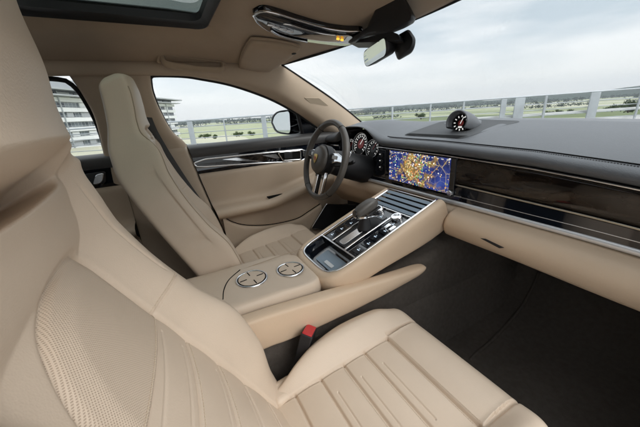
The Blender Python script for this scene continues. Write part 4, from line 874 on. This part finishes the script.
def armrest():
    # split lid: rounded block
    def zt(y): return np.interp(y, [-.40, 0, .10, .215], [.432, .428, .426, .415])
    U = np.linspace(-1, 1, 90); n = 90; x0, x1, y0, y1 = -.118, .110, -.42, .208; ph = np.linspace(-math.pi/2, math.pi/2, n); X = np.sin(ph); P = np.zeros((n, n, 3))
    o = []
    for a in np.linspace(0, 2*math.pi, 120, endpoint=False):
        ca, sa = math.cos(a), math.sin(a); o.append(((x0+x1)/2+(x1-x0)/2*math.copysign(abs(ca)**(2/5.), ca), (y0+y1)/2+(y1-y0)/2*math.copysign(abs(sa)**(2/9.), sa)))
    c = np.array([-.004, -.09])
    def lv(k, dz, shr=0.): return [(*(np.array(p)-(np.array(p)-c)/np.linalg.norm(np.array(p)-c)*k), zt(p[1])+dz) for p in o]
    R = [lv(.0, -.085), lv(-.001, -.055), lv(-.0005, -.052), lv(.003, -.050), lv(-.000, -.047), lv(-.001, -.03), lv(.001, -.014), lv(.006, -.005), lv(.014, -.0012), lv(.030, 0)]
    G = np.array(R).transpose(1, 0, 2); cen = np.array([[0, -.09, zt(-.09)]]*120); G = np.concatenate([G, (G[:, -1:]*.5+cen[:, None]*.5), cen[:, None]], 1)
    G[:, -2, 2] = [zt(y) for y in G[:, -2, 1]]
    lid = grid('armrest_lid', G, M['leather'], CON, cu=True)
    # seam line of the cup holder section
    sm = [V(px, py, z=.4275) for px, py in ((223, 300), (224, 290), (229, 280), (240, 270), (262, 262), (285, 254), (302, 249))]
    tube('lid_seam', resample(sm[:4], 24), .0020, M['shade'], lid, n=6); tube('lid_seam', resample(sm[3:], 24)+np.array([0, 0, -.0010]), .0013, M['seamb'], lid, n=6)
    for (px, py), r_ in (((252, 279), .0445), ((290.3, 268), .0415)):
        q = V(px, py, z=.427); z = zt(q[1])+.0005
        cup = MB().lathe([(r_-.0085, .0006), (r_-.007, .0025), (0, .0032)], (q[0], q[1], z), (0, 0, 1), 48).build('cup_holder_cover', M['leather'], lid, sharp=60)
        MB().lathe([(r_-.0050, -.001), (r_-.0044, .0012), (r_-.0036, .0010), (r_-.0024, .0030), (r_-.001, .0032), (r_+.0002, .0020), (r_+.0008, -.001)], (q[0], q[1], z), (0, 0, 1), 56).build('silver_ring', M['chrome'], cup, sharp=60)
        MB().lathe([(r_-.0078, .0016), (r_-.0040, .0016)], (q[0], q[1], z), (0, 0, 1), 48).build('ring_gap', M['shade'], cup)
        for k in range(4):
            a = k*math.pi/2+.12; d = np.array([math.cos(a), math.sin(a), 0]); e = np.array([-d[1], d[0], 0]); MB().box(np.array([q[0], q[1], z+.0032])+d*(r_*.56), (.020, .0024, .0016), d, e).build('grip_slot', M['shade'], cup)
    # box under the lid
    bx = MB().prism([(x, y, .25) for x, y in rounded([(-.112, -.42), (.104, -.42), (.104, .195), (-.112, .195)], [.01, .01, .04, .04])], (0, 0, .13)).build('storage_box', M['leather'], CON, bevel=.004)
M['seamb'] = mat('beige_seam', (.36, .28, .20), .7)
armrest()
def side_wing():
    # beige padded wing along the side of the tunnel, pointed at its front end
    top = [(-.30, .418), (-.02, .412), (.10, .404), (.25, .393), (.42, .383), (.515, .378), (.540, .3755), (.549, .369)]; bot = [(-.30, .30), (-.02, .315), (.05, .312), (.14, .312), (.24, .318), (.36, .331), (.46, .345), (.52, .354), (.541, .359), (.549, .367)]
    a = resample(top, 90); b = resample(bot, 90); R = []
    for (y, z), (y2, z2) in zip(a, b):
        tp = math.sqrt(max(.02, 1-max(0, (y-.49)/.0595)**2)); x = .158+.010*ss(.1, .5, y)-.018*(1-tp); d = min(1, max(.12, (z-z2)/.05)); 
        R.append([(x-.040*tp, y, z-.008*d), (x-.036*tp, y, z-.001), (x-.014*tp, y, z), (x-.004, y, z-.003*d), (x, y, z-.009*d), (x+.003, (y+y2)/2, (z+z2)/2), (x, y2, z2+.008*d), (x-.006, y2, z2+.001), (x-.034*tp, y2, z2)])
    grid('side_wing', np.array([resample(r_, 40) for r_ in R]), M['dashb'], CON)
side_wing()

# ------------------------------------------------------------------ dashboard
DASH = thing('dashboard', 'long dashboard with dark grey leather top, dark wood trim, silver strip and beige lower half', 'dashboard', (0, .8, .5))
def chz(x): return np.interp(x, [-.72, -.22, .06, .34, .45, .54, .70], [.705, .711, .708, .699, .691, .684, .672])        # upper silver line
HX, HW = -.430, .165
def hoodz(x): return np.sqrt((1-((x-HX)/HW)**2).clip(0))
def topz(x, y):
    """height of the leather pad"""
    b0 = chz(x)+.036+.0*x; bw = np.interp(x, [-.72, -.3, 0, .25, .5, .7], [.772, .792, .801, .797, .789, .780])
    v = np.clip((y-.69)/.26, 0, 1); z = b0*(1-v)+bw*v+.006*np.sin(v*math.pi)
    hp = .050*np.exp(-(np.abs((x-HX)/.150))**3.4)*ss(1.04, .74, y); z = z+hp
    z = z-.012*np.exp(-(np.abs((x+.025)/.125)**5))*ss(.725, .75, y)*ss(.93, .86, y)
    return z
def dash():
    nx = 260; xs = np.linspace(-.735, .70, nx); R = []
    for x in xs:
        yl = .690-.012*ss(.45, .70, x)+.0*x; hood = math.exp(-abs((x-HX)/.165)**6)
        ys = np.concatenate([np.linspace(1.06, .95, 8), np.linspace(.93, yl+.012, 34)])
        row = [(x, y, topz(x, y)) for y in ys]
        zl = topz(x, yl+.012); zb = chz(x)*(1-hood)+(zl-.010)*hood
        h = zl-zb
        row += [(x, yl-.004, zl-.10*h), (x, yl-.014, zl-.32*h), (x, yl-.017, zl-.55*h), (x, yl-.013, zl-.80*h), (x, yl-.002, zb+.004), (x, yl+.012, zb)]
        row += [(x, yl+.03, zb-.001), (x, .80, zb-.004)] if hood > .4 else [(x, yl+.014, zb), (x, yl+.016, zb)]
        R.append(row)
    grid('leather_top', np.array(R), M['dark'], DASH, flip=True)
    # raised passenger pad edge and stitching
    st = [(x, .690, topz(np.array(x), .702)+.0012) for x in np.linspace(-.20, .66, 60)]; stitches('top_stitching', [(x, .696, topz(np.array(x), .702)-.0008) for x in np.linspace(-.20, .66, 60)], DASH, 'dstitch', .005, .0009)
    tube('top_seam', [(x, .704, topz(np.array(x), .706)+.0002) for x in np.linspace(-.22, .68, 60)], .0016, M['shade'], DASH, n=6)
    # centre loudspeaker: sunk dark trapezoid around the clock
    sp = [V(px, py, z=z) for px, py, z in ((410, 137.5, .757), (466, 138, .757), (480, 135.5, .760), (519, 122.5, .792), (478, 121.5, .800), (425, 128.5, .775))]
    def on_top(p, dz): return (p[0], p[1], topz(np.array(p[0]), p[1])+dz)
    poly = [(-.165, .735), (.085, .735), (.115, .76), (.175, .93), (-.02, .955), (-.15, .93)]; rp = rounded([(a, b, 0) for a, b in poly], .02, 5); c = np.mean(rp, 0)
    T_ = np.array([[on_top(p, .0006), on_top(p*.985+c*.015, .0022), on_top(p*.96+c*.04, .0012), on_top(p*.6+c*.4, .0012), on_top(c, .0012)] for p in rp]); gr = grid('speaker_grille', T_, M['mesh'], DASH, cu=True)
    slot = [(-.155, .737), (.082, .737), (.108, .759), (-.150, .759)]; mesh('speaker_slot', [on_top(p, .0035) for p in slot], [(0, 1, 2, 3)], M['shade'], gr, smooth=False)
    # sport clock on its hump
    cx, cy, cz = V(458, 122.3, y=.812); n = np.array([.10, -.97, .20]); n /= np.linalg.norm(n); X = np.cross(n, [0, 0, 1.]); X /= np.linalg.norm(X); Y = np.cross(X, n); Y = Y if Y[2] > 0 else -Y
    X = np.cross(Y, n)
    C0 = np.array([cx, cy, cz]); Rr = []
    for q in np.linspace(-math.pi*.17, math.pi*1.17, 48):
        e = X*math.cos(q)+Y*math.sin(q); f_ = lambda d, k: (C0-n*d+e*k)
        fl = lambda p: (p[0], p[1], max(p[2], topz(np.array(p[0]), p[1])-.004))
        up_ = lambda p, dz: p-np.array([0, 0, dz])
        wd = 1+.35*abs(math.cos(q))*0
        Rr.append([f_(.022, .0315), f_(.0, .0335), f_(-.012, .0365), f_(-.014, .0385), f_(-.008, .0405), f_(.02, .0415), fl(up_(f_(.06, .041), .004)), fl(up_(f_(.10, .038), .012)), fl(up_(f_(.15, .032), .023)), fl(up_(f_(.20, .024), .034))])
    hump = grid('clock_hood', np.array([resample(r_, 30) for r_ in Rr]), M['dark'], DASH, thick=.001)
    d_ = MB().lathe([(.031, 0), (.031, .003), (0, .003)], C0-n*.022, n, 40).build('clock_dial', M['shade'], hump)
    MB().lathe([(.0105, 0), (0, .0006)], C0-n*.0185, n, 30).build('red_lit_centre', M['redlit'], d_)
    t_ = MB()
    for k in range(12):
        q = k*math.pi/6; e = X*math.cos(q)+Y*math.sin(q); g = np.cross(n, e); t_.box(C0-n*.0180+e*.0235, (.0065, .0032, .0008), e, g, n)
    t_.box(C0-n*.0178-Y*.014, (.014, .006, .0008), X, Y, n); t_.build('clock_marks', M['whitelit'], d_)
    MB().box(C0-n*.0172+Y*.009+X*.003, (.0022, .026, .0008), X*.92-Y*.35, Y*.92+X*.35, n).build('clock_hand', M['whitelit'], d_)
    tube('clock_ring', [C0-n*.016+(X*math.cos(q)+Y*math.sin(q))*.0315 for q in np.linspace(0, 2*math.pi, 48, endpoint=False)], .0014, M['black'], d_, closed=True, n=6)
    # ---- face: silver line, wood, black band, satin strip
    xs = np.linspace(-.285, .70, 60)
    yf = lambda x: .690-.012*ss(.45, .70, x)
    tube('silver_line', [(x, yf(x)-.001, chz(x)-.003) for x in xs], .0026, M['bright'], DASH, n=8)
    # deep fascia behind everything, so the face is a solid body
    grid('fascia_backing', np.array([[(x, .712, chz(x)+.006), (x, .712, .54)] for x in np.linspace(-.262, .70, 30)]), M['black'], DASH)
    wx = np.linspace(.128, .70, 50); zb = lambda x: np.interp(x, [.1, .55, .7], [.618, .606, .600])
    R = np.array([[(x, yf(x)+.012, chz(x)-.004), (x, yf(x)+.002, chz(x)-.008), (x, yf(x), (chz(x)+zb(x))/2), (x, yf(x)+.003, zb(x)+.003), (x, yf(x)+.010, zb(x))] for x in wx]); grid('wood_trim', np.array([resample(r_, 14) for r_ in R]), M['wood'], DASH)
    tube('trim_line', [(x, yf(x)+.002, zb(x)-.004) for x in wx], .0026, M['champ'], DASH, n=8)
    mesh('trim_end', [(.1265, .6895, .706), (.1265, .712, .706), (.1265, .712, .612), (.1265, .6895, .616)], [(0, 1, 2, 3)], M['black'], DASH, thick=.003)
    xs2 = np.linspace(-.335, .70, 60); bt = lambda x: np.where(x > .125, zb(x)-.008, .5745)
    grid('black_band', np.array([[(x, .6925-.01*ss(.45, .7, x), float(np.interp(x, [-.335, .10, .14, .55, .7], [.578, .582, .608, .598, .592]))), (x, .690-.01*ss(.45, .7, x), .572), (x, .688-.01*ss(.45, .7, x), .560)] for x in xs2]), M['gloss'], DASH, sharp=30)
    tube('black_band_edge', [(x, .691-.01*ss(.45, .7, x), float(np.interp(x, [-.335, .55, .7], [.577, .5755, .575]))) for x in xs2], .0012, M['bright'], DASH, n=6)
    M['strip'] = mat('satin_silver_strip', (.80, .81, .83), .38, .55)  # less metallic: diffuse brightness stands in for the sky's reflection
    tube('silver_strip', [(x, .689-.01*ss(.45, .7, x), .5545) for x in xs2], .0076, M['strip'], DASH, n=16)
    # ---- display
    bz = [(-.212, .6865, .572), (.126, .6865, .572), (.126, .6865, chz(.126)-.006), (-.212, .6865, chz(-.2)-.006)]; B = MB().prism(rounded(bz, .006), (0, .02, 0)).build('display', M['gloss'], DASH, bevel=.0015)
    sc = [np.array(p) for p in ((-.186, .6855, .582), (.108, .6855, .580), (.108, .6855, .6975), (-.186, .6855, .7015))]
    o = mesh('lit_screen', np.array(sc)-np.array([-.039, .6855, .58])+np.array([0, 0, 0]), [(0, 1, 2, 3)], M['map'], None, smooth=False); o.parent = B; o.location = Vector((-.039, .6855, .58))-Vector(base(B).tolist())
    sb = MB()
    for x_ in np.arange(-.178, .10, .021): sb.box((x_+rng.random()*.006, .6848, float(np.interp(x_, [-.186, .108], [.6955, .6920]))), (.006+rng.random()*.007, .0006, .0026))
    sb.build('status_icons', M['whitelit'], B)
    sb = MB()
    for z_ in (.668, .650, .632, .614, .596): sb.box((-.180, .6848, z_), (.006, .0006, .006))
    sb.build('menu_icons', M['whitelit'], B)
    kn = MB().lathe([(.0095, 0), (.0095, .008), (.008, .010), (0, .010)], (.117, .687, .585), (0, -1, 0), 24).build('volume_knob', M['chrome'], B)
    # ---- beige lower half
    prof = lambda x: [(.694, .547), (.680, .544), (.650, .534), (.632, .518), (.624, .498), (.628, .476), (.642, .458), (.668, .450), (.74, .445), (.90, .44)]
    xs3 = np.linspace(.147, .70, 70); R = []
    for x in xs3:
        k = ss(.142, .20, x); zz = -.006*ss(.3, .6, x); R.append(resample([(x, y, z+zz*(.547-z)/.1) for y, z in prof(x)], 50))
    gv = np.array(R); e0 = gv[0]; c0 = e0.mean(0); gv = np.concatenate([[c0+(e0-c0)*.2+np.array([0, .01, 0]), c0+(e0-c0)*.97+np.array([0, .004, 0]), e0*.995+c0*.005+np.array([.0015, 0, 0])], gv[1:]]); grid('glovebox', gv, M['dashb'], DASH)
    R = []
    for x in np.linspace(-.72, .150, 70):
        R.append(resample([(x, .694, .547), (x, .686, .544), (x, .668, .535), (x, .660, .515), (x, .664, .495), (x, .69, float(np.interp(x, [-.72, -.1, .06], [.44, .45, .475]))), (x, .76, float(np.interp(x, [-.72, -.1, .06], [.36, .42, .470])))], 40))
    grid('lower_dash', np.array(R), M['dashb'], DASH)
    # glovebox latch: flat black plate paints in the shade of a recess
    q = [V(px, py, y=.632) for px, py in ((477, 236), (484, 236.5), (505, 246), (511, 250.5), (500, 249), (482, 241))]; lt = MB().prism(rounded(q, .006), (0, -.004, 0)).build('latch_recess_shade', M['shade'], DASH, bevel=.001)
    q = [V(px, py, y=.626) for px, py in ((481, 238), (486, 238.5), (505, 247.5), (500, 248))]; MB().prism(q, (0, -.004, 0)).build('latch_lever', M['black'], lt, bevel=.001)
    # lower edge stitching at the far right
    stitches('glovebox_stitching', [(x, .633, .468-.004*ss(.3, .6, x)) for x in np.linspace(.40, .70, 20)], DASH, 'stitch', .008, .0010)
    for sx in (-1, 1): grid('kick_panel', np.array([[(sx*.735, y, .0), (sx*.74, y, .35), (sx*.745, y, .72)] for y in np.linspace(.50, 1.32, 8)]), M['carpet'], DASH)
    # firewall below
    grid('firewall', np.array([[(x, 1.05, .75), (x, 1.2, .5), (x, 1.32, .3)] for x in np.linspace(-.74, .74, 8)]), M['carpet'], DASH)
M['mesh'] = mat('dark_speaker_cloth', (.075, .078, .082), .7, bump=('grain', 600, .5, .001)); M['champ'] = mat('warm_satin_line', (.62, .56, .46), .3, .9)
dash()
def binnacle():
    # dark cave with dials, panel between dials and screen
    n = np.array([.05, -.96, .26]); n /= np.linalg.norm(n); X = np.array([1., 0, 0]); X -= n*(X@n); X /= np.linalg.norm(X); Y = np.cross(n, X); Y = Y if Y[2] > 0 else -Y
    out = [(-.590, .60), (-.590, .70), (-.555, .755), (-.48, .775), (-.43, .778), (-.37, .774), (-.29, .745), (-.262, .70), (-.262, .60)]
    cl = MB().prism([(x, .805-.02*(z-.6)/.2, z) for x, z in out], (0, .02, 0)).build('instrument_cluster', M['gloss'], DASH)
    wl = resample([(x, z) for x, z in out], 50); grid('cluster_shroud', np.array([[(x, .700, z), (x*.97-.0121, .76, z-.004), (x*.94-.024, .806, z-.008)] for x, z in wl]), M['black'], DASH)
    grid('cluster_sill', np.array([[(x, .692, .60), (x, .80, .615), (x, .82, .62)] for x in np.linspace(-.575, -.235, 8)]), M['black'], DASH)
    for i, (px, py, r_) in enumerate(((361.5, 144, .056), (374, 149, .044), (351, 147, .046))):
        c = V(px, py, y=.752); g = MB().lathe([(r_, 0), (r_, .010), (r_-.004, .012), (r_-.006, .005), (0, .004)], c, n, 48).build('gauge', M['black'], cl)
        MB().lathe([(r_*.42, .0), (r_*.40, .0012), (0, .0012)], c+n*.0045, n, 40).build('gauge_centre', M['redlit'] if i == 0 else M['gaugeface'], g)
        tk = MB()
        for k in range(26 if i == 0 else 20):
            q = math.radians(-45+270*k/(25 if i == 0 else 19)); e = X*math.cos(q)+Y*math.sin(q); h = np.cross(n, e); b = k % 2 == 0; tk.box(c+n*.0062+e*r_*(.82 if b else .86), (r_*(.16 if b else .09), r_*.045, .0008), e, h, n)
            if b: tk.box(c+n*.0062+e*r_*.64, (r_*.10, r_*.08, .0008), X, Y, n)
        tk.build('gauge_marks', M['whitelit'], g)
        e = X*.5+Y*.86; tk = MB().box(c+n*.0075+e*r_*.30, (r_*.75, r_*.05, .001), e, np.cross(n, e), n); tk.build('gauge_needle', M['redlit'] if i else M['whitelit'], g)
        tube('gauge_ring', [c+n*.012+(X*math.cos(q)+Y*math.sin(q))*(r_-.001) for q in np.linspace(0, 2*math.pi, 48, endpoint=False)], .0018, M['chrome'], g, closed=True, n=6)
    # switch panel between the dials and the screen
    pn = MB().prism([(-.300, .694, .585), (-.216, .690, .579), (-.216, .690, .700), (-.262, .694, .702)], (0, .014, 0)).build('switch_panel', M['gloss'], DASH, bevel=.002)
    for z in (.675, .648, .62): MB().lathe([(.011, 0), (.010, .005), (0, .006)], (-.243, .691, z), (0, -1, .1), 20).build('switch_knob', M['black'], pn); 
    for z in (.68, .653, .625): MB().box((-.245, .684, z), (.006, .001, .003)).build('switch_mark', M['whitelit'], pn)
    # left end of the dash: black inlay with outlet
    MB().prism([(-.72, .692, .64), (-.585, .692, .64), (-.585, .692, .690), (-.72, .692, .690)], (0, .012, 0)).build('outlet_panel', M['gloss'], DASH, bevel=.002)
    tube('silver_line', [(-.72, .69, .692), (-.59, .69, .694)], .003, M['chrome'], DASH, n=8); tube('silver_line', [(-.72, .69, .640), (-.59, .69, .640)], .003, M['chrome'], DASH, n=8)
M['gaugeface'] = mat('dark_gauge_face', (.02, .02, .022), .3)
binnacle()

# ------------------------------------------------------------------ steering wheel
def wheel():
    c = np.array([-.372, .492, .664]); T_ = V(333, 119, x=-.372); B_ = V(315.5, 199.5, x=-.372); up = T_-B_; up /= np.linalg.norm(up); c = (T_+B_)/2
    X = np.array([1., 0, 0]); n = np.cross(X, up); n = n if n[1] < 0 else -n          # n towards the driver
    t = thing('steering_wheel', 'three spoke dark leather steering wheel with silver spokes and gold crest on its hub', 'steering wheel', c)
    Rm = np.linalg.norm(T_-B_)/2-.014; P = []
    N = 120
    for k in range(N):
        q = 2*math.pi*k/N; e = X*math.cos(q)+up*math.sin(q); th = 1+.16*sum(math.exp(-((math.degrees(math.atan2(math.sin(q-a), math.cos(q-a))))/16)**2) for a in (rad(22), rad(158)))
        P.append([c+e*(Rm+.0128*th*math.cos(f))+n*(.0138*th*math.sin(f)) for f in np.linspace(0, 2*math.pi, 20, endpoint=False)])
    grid('rim', np.array(P), M['wheel'], t, cu=True, cv=True)
    for a in (rad(58), rad(122), rad(-52), rad(-128)):
        e = X*math.cos(a)+up*math.sin(a); g = X*-math.sin(a)+up*math.cos(a); tube('rim_seam', [c+e*(Rm+.0131*math.cos(f))+n*(.0141*math.sin(f)) for f in np.linspace(0, 2*math.pi, 24, endpoint=False)], .0010, M['shade'], t, closed=True, n=5)
    # hub: round padded boss
    hub = MB().lathe([(.058, -.045), (.061, -.01), (.060, .010), (.055, .018), (.045, .0225), (.025, .026), (0, .0275)], c+n*.016, n, 48).build('hub', M['wheel'], t, sharp=70)
    MB().lathe([(.064, -.03), (.066, .004), (.062, .006)], c+n*.014, n, 48).build('hub_collar', M['black'], t)
    # crest: gold shield with quartered field
    k0 = c+n*.0435
    sh = [(-.014, .018), (0, .020), (.014, .018), (.0145, .002), (.010, -.012), (0, -.021), (-.010, -.012), (-.0145, .002)]
    cr = MB().prism([k0+X*a+up*b for a, b in sh], n*.0022).build('crest', M['gold'], hub, bevel=.0008)
    mm = MB()
    for a, b, w_, h_ in ((-.007, .008, .009, .0022), (-.007, .004, .009, .0022), (.006, -.003, .008, .0022), (.006, -.007, .008, .0022)): mm.box(k0+n*.0025+X*a+up*b, (w_, h_, .0006), X, up, n)
    mm.build('crest_stripes', M['crest_red'], cr); MB().prism([k0+n*.0022+X*a*.36+up*(b*.36+.001) for a, b in sh], n*.0008).build('crest_centre', M['crest_red'], cr)
    # spokes
    def spoke(nm, pts, m, d0, d1): return MB().prism([c+X*a+up*b-n*d0 for a, b in rounded([(p[0], p[1]) for p in pts], .006)], n*(d1)).build(nm, M[m], t, bevel=.003)
    for s_ in (-1, 1):
        spoke('side_spoke', [(s_*.050, .022), (s_*.10, .030), (s_*.158, .022), (s_*.160, -.004), (s_*.11, -.012), (s_*.050, -.020)], 'black', .018, .016)
        sp = spoke('spoke_trim', [(s_*.056, .036), (s_*.105, .040), (s_*.162, .024), (s_*.162, .004), (s_*.110, .004), (s_*.060, -.012)], 'bright', .004, .012)
        MB().box(c+X*s_*.095+up*.020+n*.009, (.034, .015, .005), X, up, n).build('spoke_switch', M['bracket'], sp, bevel=.002)
    for s_ in (-1, 1):
        spoke('lower_spoke', [(s_*.016, -.050), (s_*.042, -.046), (s_*.040, -.158), (s_*.018, -.160)], 'bright', .008, .014)
    spoke('lower_spoke_web', [(-.030, -.050), (.030, -.050), (.022, -.155), (-.022, -.155)], 'black', .020, .010)
    # column, stalks and paddle
    MB().lathe([(.050, 0), (.058, .05), (.066, .20)], c-n*.035, -n, 32).build('column_shroud', M['black'], t)
    for s_ in (-1, 1):
        tube('stalk', resample([c-n*.07+X*s_*.05, c-n*.065+X*s_*.11+up*.012, c-n*.05+X*s_*.15+up*.020], 14), np.linspace(.008, .0075, 14), M['black'], t)
        MB().prism([c-n*.030+X*s_*a+up*b for a, b in rounded([(.07, .0), (.135, .018), (.145, .055), (.11, .06), (.075, .035)], .012)], -n*.005).build('shift_paddle', M['chrome'], t, bevel=.002)
wheel()

# ------------------------------------------------------------------ the air: far fields and woods fade towards the sky
def haze():
    hz = MB().box(tuple(W(1240, 0, 60)), (6500, 3980, 142), RH, FH).build('haze', M['shade'], None, smooth=False); hz['kind'] = 'stuff'
    m = bpy.data.materials.new('haze_air'); m.use_nodes = True; n = m.node_tree.nodes; n.clear(); o = n.new('ShaderNodeOutputMaterial'); v = n.new('ShaderNodeVolumePrincipled')
    v.inputs['Color'].default_value = (.90, .94, 1, 1); v.inputs['Density'].default_value = .00026; v.inputs['Anisotropy'].default_value = .1; m.node_tree.links.new(v.outputs[0], o.inputs['Volume']); hz.data.materials[0] = m
haze()
